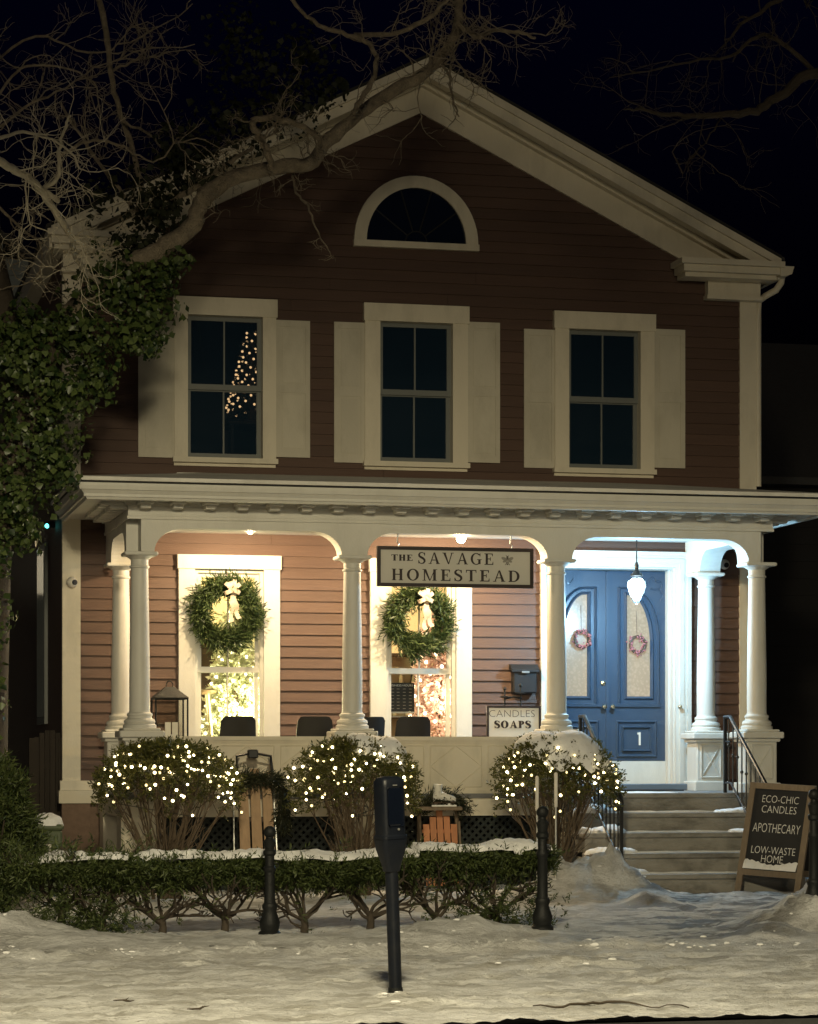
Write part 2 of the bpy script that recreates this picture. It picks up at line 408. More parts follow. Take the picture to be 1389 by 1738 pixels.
FEET = []
random.seed(77)
for (xa_, ya_, xb_, yb_, n_) in ((0.5, 17.6, 9.5, 18.6, 17), (9.0, 16.6, 0.5, 16.2, 16), (5.6, 17.2, 7.6, 22.0, 9), (7.4, 21.6, 9.8, 27.6, 11), (9.4, 27.4, 7.8, 21.0, 11), (1.0, 19.3, 9.0, 19.6, 14)):
    L_ = math.hypot(xb_ - xa_, yb_ - ya_); dx_, dy_ = (xb_ - xa_) / L_, (yb_ - ya_) / L_
    for k in range(n_):
        t_ = (k + random.uniform(-.2, .2)) / n_; sd_ = .10 if k % 2 else -.10
        FEET.append((xa_ + (xb_ - xa_) * t_ - dy_ * sd_, ya_ + (yb_ - ya_) * t_ + dx_ * sd_, dx_, dy_, random.uniform(.016, .030)))
def sheet(name, x0, x1, y0, y1, st):
    xs = np.arange(x0, x1 + st * .5, st); ys = np.arange(y0, y1 + st * .5, st)
    ys[-1] = y1; xs[-1] = x1
    V = np.array([(x, y, gh(x, y)) for y in ys for x in xs]); nx = len(xs)
    for (fx, fy, ux, uy, dp) in FEET:
        du = (V[:, 0] - fx) * ux + (V[:, 1] - fy) * uy; dv = -(V[:, 0] - fx) * uy + (V[:, 1] - fy) * ux
        q = (du / .15) ** 6 + (dv / .065) ** 6; V[:, 2] += -dp * np.exp(-q) + .35 * dp * np.exp(-((q ** (1 / 6) - 1.3) / .25) ** 2)
    i, j = np.meshgrid(np.arange(len(ys) - 1), np.arange(nx - 1), indexing='ij'); a = (i * nx + j).ravel()
    return struct(mesh_np(name, V, np.stack([a, a + 1, a + nx + 1, a + nx], 1), 'packed_snow', smooth=True))
sheet('pavement', -2.0, 12.0, Y_KERB + .012, Y_WALK, 0.042)
sheet('lawn', -2.0, 14.0, Y_WALK, Y_END, 0.062)
b = MB(); b.box(-200, 200, Y_KERB + .14, 300, -.6, -.05); struct(b.build('ground', 'snow'))
b = MB(); b.box(-200, 200, -60, Y_KERB, -.6, -.125); struct(b.build('road', 'asphalt'))
b = MB()
b.prism_x([(Y_KERB, -.5), (Y_KERB, -.02), (Y_KERB + .02, -.03), (Y_KERB + .17, -.03), (Y_KERB + .17, -.5)], -60, 60)
struct(b.build('kerb', 'kerb_stone'))
# ridge of ploughed crumbs on the road beside the kerb
b = MB()
for k in range(90):
    x = random.uniform(2.5, 7.5); r = random.uniform(.012, .05)
    b.ball((x, Y_KERB - random.uniform(.0, .25), -.125 + r * .6), r, 6, 4, .7)
tag(b.build('snow_crumbs', 'snow'), 'loose crumbs of ploughed snow lying along the kerb', 'snow', kind='stuff')

# broken chunks left by the shovel along the pavement edge and on the piles
random.seed(55); b = MB()
def chunk(x, y, r):
    z = gh(x, y); k = len(b.v); b.ball((x, y, z + r * .05), r, 6, 4, random.uniform(.4, .65))
    for i in range(k, len(b.v)):
        v = b.v[i]; f = 1 + .35 * noise.noise(Vector(v) * 23); b.v[i] = (x + (v[0] - x) * f * 1.25, y + (v[1] - y) * f, z + r * .05 + (v[2] - z - r * .05) * f)
for k in range(170):
    x = random.uniform(.6, 9.5); y = 20.35 + random.gauss(0, .16); chunk(x, y, .006 + .022 * random.random() ** 3)
for (cx, cy, rx, ry, hh) in PILES:
    for k in range(int(60 * rx * ry) + 2): chunk(cx + random.gauss(0, rx * .6), cy + random.gauss(0, ry * .6), .006 + .03 * random.random() ** 3)
tag(b.build('snow_chunks', 'snow', None, True), 'small broken chunks of shovelled snow strewn along the pavement edge', 'snow', kind='stuff')

# ------------------------------------------------------------------ house
XL, XR = PX(108, D), PX(1282, D)
XM = (XL + XR) / 2
house = thing('clapboard_house', 'brown clapboard gable-front house with cream trim and shutters behind the porch', 'house', (XM, D, 0))
YR = D - 0.42                                    # front of the raking eave
z_peak = PZ(718, 98, YR); x_end = PX(1325, YR); z_end = PZ(1325, 440, YR)
HALF = x_end - XM; SL = (z_peak - z_end) / HALF
def roof_z(x): return z_peak - SL * abs(x - XM)

def rect(x0, x1, y0, y1, Y=D):                   # pixel box on the facade -> X0 X1 Z0 Z1
    xm, ym = (x0 + x1) / 2, (y0 + y1) / 2
    return PX(x0, Y), PX(x1, Y), PZ(xm, y1, Y), PZ(xm, y0, Y)
UP = [rect(317, 445, 537, 779), rect(643, 767, 548, 786), rect(963, 1085, 561, 797)]
LOWZ0 = ZF + .22
LW = []
for (a, c_, t) in ((329, 447, 966), (653, 773, 972)):
    x0, x1, z0, z1 = rect(a, c_, t, 1300); LW.append((x0, x1, LOWZ0, z1))
zt = PZ(1040, 962, D)
DOOR = (9.39, 11.03, ZF + .02, zt)
HOLES = UP + LW + [DOOR]

# sheathing behind the boards
def wall_cells(b, x0, x1, z0, z1, holes, y0, y1):
    xs = sorted({x0, x1} | {h[0] for h in holes} | {h[1] for h in holes}); zs = sorted({z0, z1} | {h[2] for h in holes} | {h[3] for h in holes})
    for i in range(len(xs) - 1):
        for j in range(len(zs) - 1):
            cx, cz = (xs[i] + xs[i + 1]) / 2, (zs[j] + zs[j + 1]) / 2
            if any(h[0] < cx < h[1] and h[2] < cz < h[3] for h in holes): continue
            b.box(xs[i], xs[i + 1], y0, y1, zs[j], zs[j + 1])
Z_EAVE = 7.62
b = MB(); wall_cells(b, XL, XR, 1.0, Z_EAVE, HOLES, D + .004, D + .16)
b.prism_y([(XL, Z_EAVE), (XR, Z_EAVE), (XR, roof_z(XR) - .12), (XM, z_peak - .12), (XL, roof_z(XL) - .12)], D + .004, D + .16)
b.build('wall', 'sheathing', house)
HD = 12.0
b = MB(); b.box(XL, XL + .15, D + .16, D + HD, .3, roof_z(XL) - .12); b.build('side_wall', 'siding', house)
b = MB(); b.box(XR - .15, XR, D + .16, D + HD, .3, roof_z(XR) - .12); b.build('side_wall', 'siding', house)
b = MB(); b.prism_y([(XL, .3), (XR, .3), (XR, roof_z(XR) - .12), (XM, z_peak - .12), (XL, roof_z(XL) - .12)], D + HD, D + HD + .1); b.build('rear_wall', 'siding', house)
b = MB(); b.box(XL + .03, XR - .03, D + .03, D + HD, 0, 1.0); b.build('foundation', 'brick_pier', house)

# clapboards, each course its own board, broken at openings
PITCH = 0.1415
def board(x0, x1, z0, z1, sl=None):
    yb, yt = D - .034, D - .008
    if sl is None: xa0, xa1, xb0, xb1 = x0, x1, x0, x1
    else: xa0, xa1, xb0, xb1 = sl
    b = MB()
    b.add([(xa0, yb, z0), (xa1, yb, z0), (xb1, yt, z1), (xb0, yt, z1), (xa0, D + .003, z0), (xa1, D + .003, z0), (xb1, D + .003, z1), (xb0, D + .003, z1)],
          [(0, 1, 2, 3), (5, 4, 7, 6), (0, 4, 5, 1), (3, 2, 6, 7), (0, 3, 7, 4), (1, 5, 6, 2)])
    b.build('clapboard', 'siding', house)
z = ZF + .14; nb = 0
while z < z_peak - .35:
    z1 = z + PITCH
    def lim(zz):
        if zz + .13 < roof_z(XR): return XL + .05, XR - .05
        h = (z_peak - .13 - zz) / SL; return XM - h, XM + h
    la, lb = lim(z), lim(z1 + .008)
    blocks = sorted([(h[0], h[1]) for h in HOLES if h[2] < z1 and h[3] > z])
    x = la[0]
    if not blocks:
        # a butt joint somewhere along the course
        if la == (XL + .05, XR - .05):
            j = XL + (XR - XL) * random.uniform(.25, .75)
            board(la[0], j - .0015, z, z1 + .008); board(j + .0015, la[1], z, z1 + .008); nb += 2
        else:
            board(0, 0, z, z1 + .008, (la[0], la[1], lb[0], lb[1])); nb += 1
    else:
        for (h0, h1) in blocks:
            if h0 - .06 > x: board(x, h0 - .06, z, z1 + .008); nb += 1
            x = h1 + .06
        board(x, la[1], z, z1 + .008); nb += 1
    z = z1

# corner boards, water table
for x0, x1 in ((XL - .02, PX(136, D)), (PX(1254, D), XR)):
    b = MB(); b.box(x0, x1, D - .055, D + .05, ZF + .06, roof_z(XL) - .50); b.build('corner_board', 'cream', house)
b = MB(); b.box(XL - .05, PX(190, D), D - .09, D + .02, ZF + .02, ZF + .14); b.box(XL - .07, PX(188, D), D - .14, D + .02, ZF - .14, ZF + .018)
b.build('water_table', 'cream', house)
b = MB(); b.box(XL - .03, PX(152, D), D - .10, D + .02, 0, ZF - .145); b.build('foundation_pier', 'brick_pier', house)

# raking eaves
def rake(name, m, off0, off1, y0, y1, trim=0.0):
    """band under the roof line between two vertical offsets, both slopes, cut plumb at the ends"""
    for sgn in (-1, 1):
        xe = XM + sgn * (HALF - trim)
        b = MB(); b.prism_y([(XM, z_peak - off0), (xe, roof_z(xe) - off0), (xe, roof_z(xe) - off1), (XM, z_peak - off1)], y0, y1)
        b.build(name, m, house)
rake('roof_edge', 'black_edge', -.045, .0, YR - .05, YR - .012)
rake('rake_crown', 'cream', .0, .10, YR - .045, D + .1)
rake('rake_fascia', 'cream', .102, .23, YR - .004, YR + .03, .03)
rake('rake_soffit', 'cream', .155, .19, YR + .032, D - .002, .05)
rake('rake_bed_moulding', 'cream', .193, .27, D - .16, D - .002, .1)
rake('rake_frieze', 'cream', .272, .60, D - .06, D - .003, .26)
for sgn in (-1, 1):
    xe = XM + sgn * (HALF + .06); b = MB()
    zz = z_peak + .05; ze = z_peak + .05 - SL * (HALF + .06)
    b.prism_y([(XM, zz), (xe, ze), (xe, ze - .05), (XM, zz - .05)], YR - .011, D + HD + .3); b.build('roof', 'roof_shingle', house)
    # boxed side eave
    xw = XR if sgn > 0 else XL
    b = MB(); zb = roof_z(XM + sgn * HALF) - .20
    xs_ = sorted((xw + sgn * .002, XM + sgn * (HALF - .02)))
    b.box(xs_[0], xs_[1], D + .01, D + HD, zb - .03, zb); b.box(XM + sgn * HALF - .02, XM + sgn * HALF + .02, YR + .05, D + HD, zb - .05, roof_z(XM + sgn * HALF) - .01)
    b.build('side_eave', 'cream', house)
    # cornice return and capital block of the corner board
    b = MB()
    xa = (PX(1160, YR) if sgn > 0 else 2 * XM - PX(1160, YR)); xb = XM + sgn * (HALF + .0)
    zt_ = PZ(1240, 442, YR); s0, s1 = sorted((xa, xb))
    b.box(s0 - .05, s1 + .03, YR - .10, D - .061, zt_ - .07, zt_)
    b.box(s0, s1, YR - .04, D - .062, zt_ - .16, zt_ - .072)
    b.box(s0 + .04, s1 - .04, YR + .03, D - .063, zt_ - .22, zt_ - .162)
    b.build('cornice_return', 'cream', house)
    b = MB(); xa = (PX(1196, D) if sgn > 0 else 2 * XM - PX(1196, D)); s0, s1 = sorted((xa, xw + sgn * .02))
    zb2 = PZ(1235, 512, D)
    b.box(s0, s1, D - .15, D + .06, zb2 + .05, zt_ - .10); b.box(s0 - .02, s1 + .02, D - .18, D + .06, zb2, zb2 + .052)
    b.build('frieze_block', 'cream', house)
# gutter and downspout on the right-hand eave
b = MB(); g0 = P(1335, 462, YR)
b.prism_y([(g0.x - .10, g0.z + .07), (g0.x + .09, g0.z + .07), (g0.x + .06, g0.z - .03), (g0.x - .03, g0.z - .06), (g0.x - .10, g0.z - .06)], YR - .06, D + HD)
b.build('gutter', 'cream', house)
b = MB(); b.tube([P(1328, 468, YR + .15), P(1326, 480, YR + .15), P(1318, 492, YR + .2), P(1300, 502, D - .1), P(1288, 512, D - .03), P(1287, 540, D - .03), P(1287, 826, D - .03)], .045, 10)
b.build('downspout', 'cream', house, True)

# ------------------------------------------------------------------ windows
def casing(win, x0, x1, z0, z1, w, m, hd, y=D):
    b = MB(); b.box(x0 - w, x0 + .004, y - .085, y + .10, z0, z1 + .002); b.build('side_casing', m, win)
    b = MB(); b.box(x1 - .004, x1 + w, y - .085, y + .10, z0, z1 + .002); b.build('side_casing', m, win)
    b = MB(); b.box(x0 - w - .015, x1 + w + .015, y - .105, y + .10, z1 - .004, z1 + hd)
    b.build('head_casing', m, win)
    b = MB(); b.box(x0 - w - .02, x1 + w + .02, y - .125, y + .10, z0 - .06, z0 + .004); b.box(x0 - w, x1 + w, y - .045, y + .02, z0 - .10, z0 - .062); b.build('sill', m, win)
def sash(win, x0, x1, z0, z1, y, m, glassm, st=.055, mull=.02, split=True, bot=.07):
    b = MB()
    b.box(x0, x0 + st, y, y + .045, z0, z1); b.box(x1 - st, x1, y, y + .045, z0, z1)
    b.box(x0 + st, x1 - st, y + .001, y + .044, z1 - st, z1); b.box(x0 + st, x1 - st, y + .001, y + .044, z0, z0 + bot)
    xm = (x0 + x1) / 2
    if split: b.box(xm - mull / 2, xm + mull / 2, y + .004, y + .04, z0 + bot, z1 - st)
    s = b.build('sash', m, win)
    segs = [(x0 + st, xm - mull / 2), (xm + mull / 2, x1 - st)] if split else [(x0 + st, x1 - st)]
    for a, c_ in segs:
        b = MB(); b.box(a - .004, c_ + .004, y + .018, y + .024, z0 + bot - .004, z1 - st + .004); b.build('pane', glassm, s)

for i, (x0, x1, z0, z1) in enumerate(UP):
    w = thing('window', None, None, (0, 0, 0)); w.parent = house; w.matrix_parent_inverse = Matrix.Translation(-Vector(house['_w'])); w['_w'] = (0, 0, 0)
    wc = [(PX(467, D) - x1), (PX(792, D) - x1), (PX(1108, D) - x1)][i]
    casing(w, x0, x1, z0, z1, wc, 'cream', .22)
    zm = z0 + (z1 - z0) * .495
    sash(w, x0 + .004, x1 - .004, zm - .02, z1 - .004, D + .02, 'sash', 'pane_dark')
    sash(w, x0 + .004, x1 - .004, z0 + .004, zm + .02, D + .067, 'sash', 'pane_dark')
    pr = [(234, 299, 467, 525), (566, 619, 791, 847), (888, 942, 1107, 1161)][i]
    yr = [(545, 777), (548, 786), (560, 795)][i]
    for (a, c_) in (pr[:2], pr[2:]):
        sx0, sx1 = PX(a, D), PX(c_, D); sz0, sz1 = PZ((a + c_) / 2, yr[1], D), PZ((a + c_) / 2, yr[0], D)
        b = MB(); ys0, ys1 = D - .06, D - .035
        b.box(sx0, sx1, ys0 + .012, ys1, sz0, sz1)
        f = .06
        for (u0, u1, v0, v1) in ((sx0, sx0 + f, sz0, sz1), (sx1 - f, sx1, sz0, sz1), (sx0 + f, sx1 - f, sz0, sz0 + .09), (sx0 + f, sx1 - f, sz1 - .08, sz1), (sx0 + f, sx1 - f, (sz0 + sz1) / 2 - .05, (sz0 + sz1) / 2 + .05)):
            b.box(u0, u1, ys0, ys0 + .014, v0, v1)
        so = b.build('shutter', 'shutter_paint', house)
        b = MB()
        for v0, v1 in ((sz0 + .12, (sz0 + sz1) / 2 - .08), ((sz0 + sz1) / 2 + .08, sz1 - .11)):
            b.box(sx0 + f + .03, sx1 - f - .03, ys0 + .004, ys0 + .013, v0, v1)
        b.build('raised_panel', 'shutter_paint', so)

for i, (x0, x1, z0, z1) in enumerate(LW):
    w = thing('window', None, None); w.parent = house; w.matrix_parent_inverse = Matrix.Translation(-Vector(house['_w'])); w['_w'] = (0, 0, 0)
    casing(w, x0, x1, z0, z1, .20, 'white', .17)
    # inner stop moulding
    b = MB()
    for a, c_ in ((x0 + .002, x0 + .05), (x1 - .05, x1 - .002)): b.box(a, c_, D - .02, D + .03, z0, z1)
    b.box(x0 + .05, x1 - .05, D - .019, D + .029, z1 - .05, z1); b.build('stop_moulding', 'white', w)
    zm = PZ(400, 1138, D)
    sash(w, x0 + .05, x1 - .05, zm - .025, z1 - .05, D + .035, 'white', 'pane_clear', .05, .018)
    sash(w, x0 + .05, x1 - .05, z0 + .004, zm + .025, D + .082, 'white', 'pane_clear', .055, .018)

# half-round attic window
aw = thing('attic_window', None, None); aw.parent = house; aw.matrix_parent_inverse = Matrix.Translation(-Vector(house['_w'])); aw['_w'] = (0, 0, 0)
ax0, ax1 = PX(600, D), PX(810, D); az0 = PZ(705, 422, D); az1 = PZ(705, 300, D); acx = (ax0 + ax1) / 2; aR = (ax1 - ax0) / 2; aH = az1 - az0
def arc(rx, rz, n=28, z0=0.0):
    return [(acx + rx * math.cos(math.pi * k / n), az0 + z0 + rz * math.sin(math.pi * k / n)) for k in range(n + 1)]
o_, i_ = arc(aR, aH - .07, z0=.07), arc(aR - .16, aH - .22, z0=.07)
b = MB(); n = len(o_)
vs_ = [(p[0], D - .07, p[1]) for p in o_] + [(p[0], D - .07, p[1]) for p in i_] + [(p[0], D, p[1]) for p in o_] + [(p[0], D, p[1]) for p in i_]
fs_ = []
for k in range(n - 1):
    fs_ += [(k, k + 1, n + k + 1, n + k), (n + k, n + k + 1, 3 * n + k + 1, 3 * n + k), (k + 1, k, 2 * n + k, 2 * n + k + 1)]
b.add(vs_, fs_); b.build('arched_casing', 'cream', aw)
b = MB(); b.box(ax0 - .01, ax1 + .01, D - .09, D, az0 - .01, az0 + .072); b.build('sill', 'cream', aw)
b = MB(); b.prism_y(arc(aR - .155, aH - .215, z0=.07), D - .034, D - .029); b.build('pane', 'meter_glass', aw)
b = MB()
for k in (1, 2, 3, 4):
    a = math.pi * k / 5; b.tube([(acx + .14 * math.cos(a), D - .036, az0 + .075 + .14 * math.sin(a)), (acx + (aR - .16) * math.cos(a), D - .036, az0 + .07 + (aH - .23) * math.sin(a))], .010, 6)
b.tube([(acx + .14 * math.cos(math.pi * k / 12), D - .036, az0 + .075 + .14 * math.sin(math.pi * k / 12)) for k in range(13)], .010, 6)
b.build('muntin', 'black_edge', aw)

# ------------------------------------------------------------------ door
dx0, dx1, dz0, dz1 = DOOR; YD = D + .33
de = thing('door_surround', None, None); de.parent = house; de.matrix_parent_inverse = Matrix.Translation(-Vector(house['_w'])); de['_w'] = (0, 0, 0)
b = MB(); W_ = .20
for k, (o0, o1, pr_) in enumerate(((0, .05, .05), (.05, .11, .075), (.11, .15, .06), (.15, .20, .095))):
    b.box(dx1 + o0 - .002, dx1 + o1, D - pr_, D + .01, dz0, dz1 + o1)
    b.box(dx0 - o1, dx0 - o0 + .002, D - pr_, D + .01, dz0, dz1 + o1)
    b.box(dx0 - o0 + .002, dx1 + o0 - .002, D - pr_, D + .01, dz1 + o0, dz1 + o1)
b.build('casing', 'white', de)
b = MB()
b.box(dx1 - .02, dx1 + .05, D + .01, YD + .1, dz0, dz1 + .05); b.box(dx0 - .05, dx0 + .02, D + .01, YD + .1, dz0, dz1 + .05)
b.box(dx0 + .02, dx1 - .02, D + .01, YD + .1, dz1 - .02, dz1 + .05)
b.box(dx1 - .05, dx1 - .021, D + .12, D + .17, dz0, dz1 - .02); b.box(dx0 + .021, dx0 + .05, D + .12, D + .17, dz0, dz1 - .02)
b.build('jamb', 'white', de)
b = MB(); b.box(dx0 + .02, dx1 - .02, D - .06, YD + .1, dz0 - .02, dz0 + .03); b.build('threshold', 'wood_grey', de)
b = MB(); b.bbox(dx0 - .12, dx1 + .14, D - .38, D - .11, ZF - .001, ZF + .085); b.build('door_step', 'step_blue', de)
b = MB(); zk = PZ(1080, 1292, YD); b.box(dx0 + .02, dx1 - .02, YD - .012, YD + .05, dz0 + .032, zk); b.build('kick_board', 'white', de)
b = MB(); b.ball((PX(1150, D), D - .12, PZ(1150, 1200, D)), .028); b.tube([(PX(1150, D), D - .12, PZ(1150, 1200, D)), (PX(1150, D), D - .05, PZ(1150, 1200, D))], .012); b.build('bell_knob', 'brass', de, True)

zd0, zd1 = zk + .004, PZ(1040, 969, YD)
seam = PX(1031, YD)
def leaf(x0, x1, mirror):
    """one door leaf; arched glazed panel above a raised square panel. mirror: the arch springs on the outer side"""
    w = x1 - x0
    def X(u): return x0 + u if not mirror else x1 - u     # u runs from the outer edge
    # glass panel outline (u,z)
    gz0 = PZ(1060, 1182, YD); gzt = PZ(1060, 1010, YD)
    u0, u1 = .205, .525
    def outline(g):
        pts = [(u0 - g, gz0 - g), (u1 + g, gz0 - g), (u1 + g, gzt + g * .8)]
        n = 14; hz = gzt - (gz0 + (gzt - gz0) * .52)
        for k in range(1, n + 1):
            a = math.pi / 2 * k / n
            pts.append((u1 - .03 - (u1 - .03 - u0 + g) * math.sin(a) if k else u1, gzt + g * .8 - (hz + g * .4) * (1 - math.cos(a))))
        return pts
    O = outline(0.0)
    d = MB(); rect_ = [(0.0, zd0), (w, zd0), (w, zd1), (0.0, zd1)]
    # leaf slab with the glazed opening cut through: bridge the outline to the rectangle by radial strips
    n = len(O); cz_ = sum(p[1] for p in O) / n; cu = sum(p[0] for p in O) / n
    def toRect(p):
        dx, dz = p[0] - cu, p[1] - cz_; t = 1e9
        if dx > 1e-9: t = min(t, (w - cu) / dx)
        if dx < -1e-9: t = min(t, (0 - cu) / dx)
        if dz > 1e-9: t = min(t, (zd1 - cz_) / dz)
        if dz < -1e-9: t = min(t, (zd0 - cz_) / dz)
        return (cu + dx * t, cz_ + dz * t)
    pts = list(O)
    # subdivide outline and insert rays through the rectangle's corners
    dense = []
    for i in range(n):
        a, c_ = pts[i], pts[(i + 1) % n]
        for k in range(4): dense.append((a[0] + (c_[0] - a[0]) * k / 4, a[1] + (c_[1] - a[1]) * k / 4))
    outer = [toRect(p) for p in dense]
    for corner in rect_:
        k = min(range(len(outer)), key=lambda q: (outer[q][0] - corner[0]) ** 2 + (outer[q][1] - corner[1]) ** 2); outer[k] = corner
    m = len(dense)
    vs_ = [(X(p[0]), YD, p[1]) for p in dense] + [(X(p[0]), YD, p[1]) for p in outer] + [(X(p[0]), YD + .05, p[1]) for p in dense] + [(X(p[0]), YD + .05, p[1]) for p in outer]
    fs_ = []
    for i in range(m):
        j = (i + 1) % m
        fs_ += [(i, j, m + j, m + i), (i, 2 * m + i, 2 * m + j, j), (2 * m + i, 3 * m + i, 3 * m + j, 2 * m + j)]
    d.add(vs_, fs_)
    dr = d.build('door', 'blue_door', house)
    def ring_mould(name, o0, o1, h, Y=YD):
        b = MB(); k = len(o0)
        vs_ = []
        for q, yy in ((o0, Y + .001), ([((a[0] + c_[0]) / 2, (a[1] + c_[1]) / 2) for a, c_ in zip(o0, o1)], Y - h), (o1, Y + .001)):
            vs_ += [(X(p[0]), yy, p[1]) for p in q]
        fs_ = []
        for i in range(k):
            j = (i + 1) % k; fs_ += [(i, j, k + j, k + i), (k + i, k + j, 2 * k + j, 2 * k + i)]
        b.add(vs_, fs_); b.build(name, 'blue_door', dr)
    ring_mould('glazing_moulding', outline(0), outline(.05), .03)
    ring_mould('panel_moulding', outline(.09), outline(.135), .035)
    b = MB(); b.prism_y([(X(p[0]), p[1]) for p in (outline(-.0) if not mirror else outline(-.0)[::-1])], YD + .022, YD + .03); b.build('pane', 'door_glass', dr)
    # lower panel
    pz0, pz1 = PZ(1080, 1283, YD), PZ(1080, 1226, YD)
    def rc(g): return [(.14 + g, pz0 + g), (w - .14 - g, pz0 + g), (w - .14 - g, pz1 - g), (.14 + g, pz1 - g)]
    ring_mould('lower_panel_moulding', rc(-.03), rc(.02), .028); ring_mould('lower_panel_moulding', rc(.05), rc(.085), .035)
    # horizontal moulding under the glass
    b = MB(); zl = PZ(1060, 1196, YD); b.box(x0 + .08, x1 - .08, YD - .03, YD - .001, zl - .03, zl + .012); b.build('ledge_moulding', 'blue_door', dr)
    # carved scroll in the upper outer corner
    b = MB(); sc_ = [(.06 + .12 * t * math.cos(5.5 * t), zd1 - .16 + .09 * t * math.sin(5.5 * t)) for t in np.linspace(.15, 1, 22)]
    b.tube([(X(p[0] + .06), YD - .008, p[1]) for p in sc_], .011, 6)
    b.tube([(X(.14 + .20 * t), YD - .008, zd1 - .13 + .05 * math.sin(7 * t)) for t in np.linspace(0, 1, 14)], [.014 - .009 * t for t in np.linspace(0, 1, 14)], 6)
    b.tube([(X(.05 + .02 * math.sin(8 * t)), YD - .008, zd1 - .2 - .2 * t) for t in np.linspace(0, 1, 12)], [.013 - .009 * t for t in np.linspace(0, 1, 12)], 6)
    b.build('carved_scroll', 'blue_door', dr, True)
    # knob
    b = MB(); ku = w - .055; kz = PZ(1030, 1200, YD)
    b.lathe([(.012, 0), (.012, -.04), (.030, -.052), (.034, -.07), (.026, -.088), (.003, -.092)], X(ku), YD, 14, kz, 'y'); b.build('knob', 'brass', dr, True)
    if not mirror:
        b = MB(); kz = PZ(1030, 1160, YD); b.lathe([(.033, 0), (.033, -.012), (.024, -.02), (.004, -.022)], X(ku + .0), YD, 14, kz, 'y'); b.build('lock_plate', 'brass', dr, True)
    return dr

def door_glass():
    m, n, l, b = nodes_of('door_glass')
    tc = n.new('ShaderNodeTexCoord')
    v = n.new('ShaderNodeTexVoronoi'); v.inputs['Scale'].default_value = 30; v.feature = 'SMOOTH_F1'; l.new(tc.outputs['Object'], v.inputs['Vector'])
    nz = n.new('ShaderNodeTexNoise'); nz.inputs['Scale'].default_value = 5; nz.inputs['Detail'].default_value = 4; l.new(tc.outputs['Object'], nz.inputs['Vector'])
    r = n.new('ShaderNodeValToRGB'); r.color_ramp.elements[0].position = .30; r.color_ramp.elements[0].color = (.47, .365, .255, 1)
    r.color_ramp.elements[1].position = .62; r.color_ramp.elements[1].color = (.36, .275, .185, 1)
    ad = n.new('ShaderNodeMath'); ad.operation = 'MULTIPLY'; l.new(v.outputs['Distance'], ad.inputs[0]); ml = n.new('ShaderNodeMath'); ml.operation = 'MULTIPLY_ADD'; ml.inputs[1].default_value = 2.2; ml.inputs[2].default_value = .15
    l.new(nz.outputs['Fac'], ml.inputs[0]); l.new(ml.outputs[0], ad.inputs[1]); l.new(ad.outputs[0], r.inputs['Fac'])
    b.inputs['Base Color'].default_value = (.17, .135, .095, 1); l.new(r.outputs[0], b.inputs['Emission Color']); b.inputs['Emission Strength'].default_value = .72  # emission paints the hall light shining through the frosted pane
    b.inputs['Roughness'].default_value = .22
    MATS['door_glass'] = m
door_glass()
leaf(dx0 + .021, seam - .003, False)
dr2 = leaf(seam + .003, dx1 - .021, True)
b = MB(); b.box(seam - .02, seam + .02, YD - .022, YD - .001, zd0 + .01, zd1 - .01); b.build('astragal', 'blue_door', house)
# house number
b = MB(); q = P(1086, 1254, YD); hh = .17
b.box(q.x - .012, q.x + .012, YD - .012, YD + .002, q.z - hh / 2, q.z + hh / 2); b.box(q.x - .032, q.x - .011, YD - .0115, YD + .002, q.z + hh / 2 - .03, q.z + hh / 2 - .004)
b.build('house_number', 'sign_white', dr2)

# ------------------------------------------------------------------ rooms behind the windows
b = MB(); b.box(XL + .16, dx0 - .25, D + .17, D + 4.4, ZF - .1, ZF); b.build('shop_floor', 'shop_wood', house)
ZC = ZF + 3.15
b = MB(); b.box(XL + .16, XR - .16, D + .17, D + 4.5, ZC, ZC + .12); b.build('shop_ceiling', 'ceiling_paint', house)
b = MB(); b.box(XL + .16, XR - .16, D + 4.4, D + 4.5, ZF - .1, ZC - .002); b.build('shop_back_wall', 'plaster', house)
b = MB(); b.box(dx0 - .35, dx0 - .25, D + .17, D + 4.398, ZF, ZC - .003); b.build('shop_partition', 'plaster', house)
b = MB(); b.box(XL + .155, XL + .17, D + .17, D + 4.398, ZF, ZC - .003); b.build('shop_side_wall', 'plaster', house)
b = MB(); xq = (LW[0][1] + LW[1][0]) / 2; b.box(xq - .05, xq + .05, D + 1.6, D + 4.398, ZF, ZC - .004); b.build('shop_partition', 'plaster', house)
for (xa, xb) in ((dx0 - .24, dx1 + .6),):
    b = MB(); b.box(xa, xb, D + 2.0, D + 2.1, ZF, ZC - .003); b.build('hall_back_wall', 'plaster', house)
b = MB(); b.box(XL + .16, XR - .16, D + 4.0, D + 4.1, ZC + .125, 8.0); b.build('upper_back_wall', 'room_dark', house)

def ceiling_fixture(loc, label, energy, color, radius, m):
    t = thing('shop_ceiling_lamp', label, 'lamp', loc)
    b = MB(); b.lathe([(.10, 0), (.12, -.03), (.10, -.06)], loc[0], loc[1], 16, loc[2]); b.build('fitting', 'white', t, True)
    b = MB(); b.lathe([(.09, -.06), (.15, -.10), (.13, -.16), (.05, -.19), (.002, -.195)], loc[0], loc[1], 16, loc[2]); b.build('globe', m, t, True)
    lamp('lamp_light', (loc[0], loc[1], loc[2] - .30), energy, color, radius, t)
ceiling_fixture(((LW[0][0] + LW[0][1]) / 2 + .6, D + 2.6, ZC), 'round ceiling lamp lit inside the shop behind the greenish tree', 300, (1, .88, .50), .12, 'lamp_dim')
ceiling_fixture(((LW[1][0] + LW[1][1]) / 2 + .4, D + 2.4, ZC), 'round ceiling lamp lit inside the shop behind the pink tree', 230, (1, .82, .55), .12, 'lamp_dim')
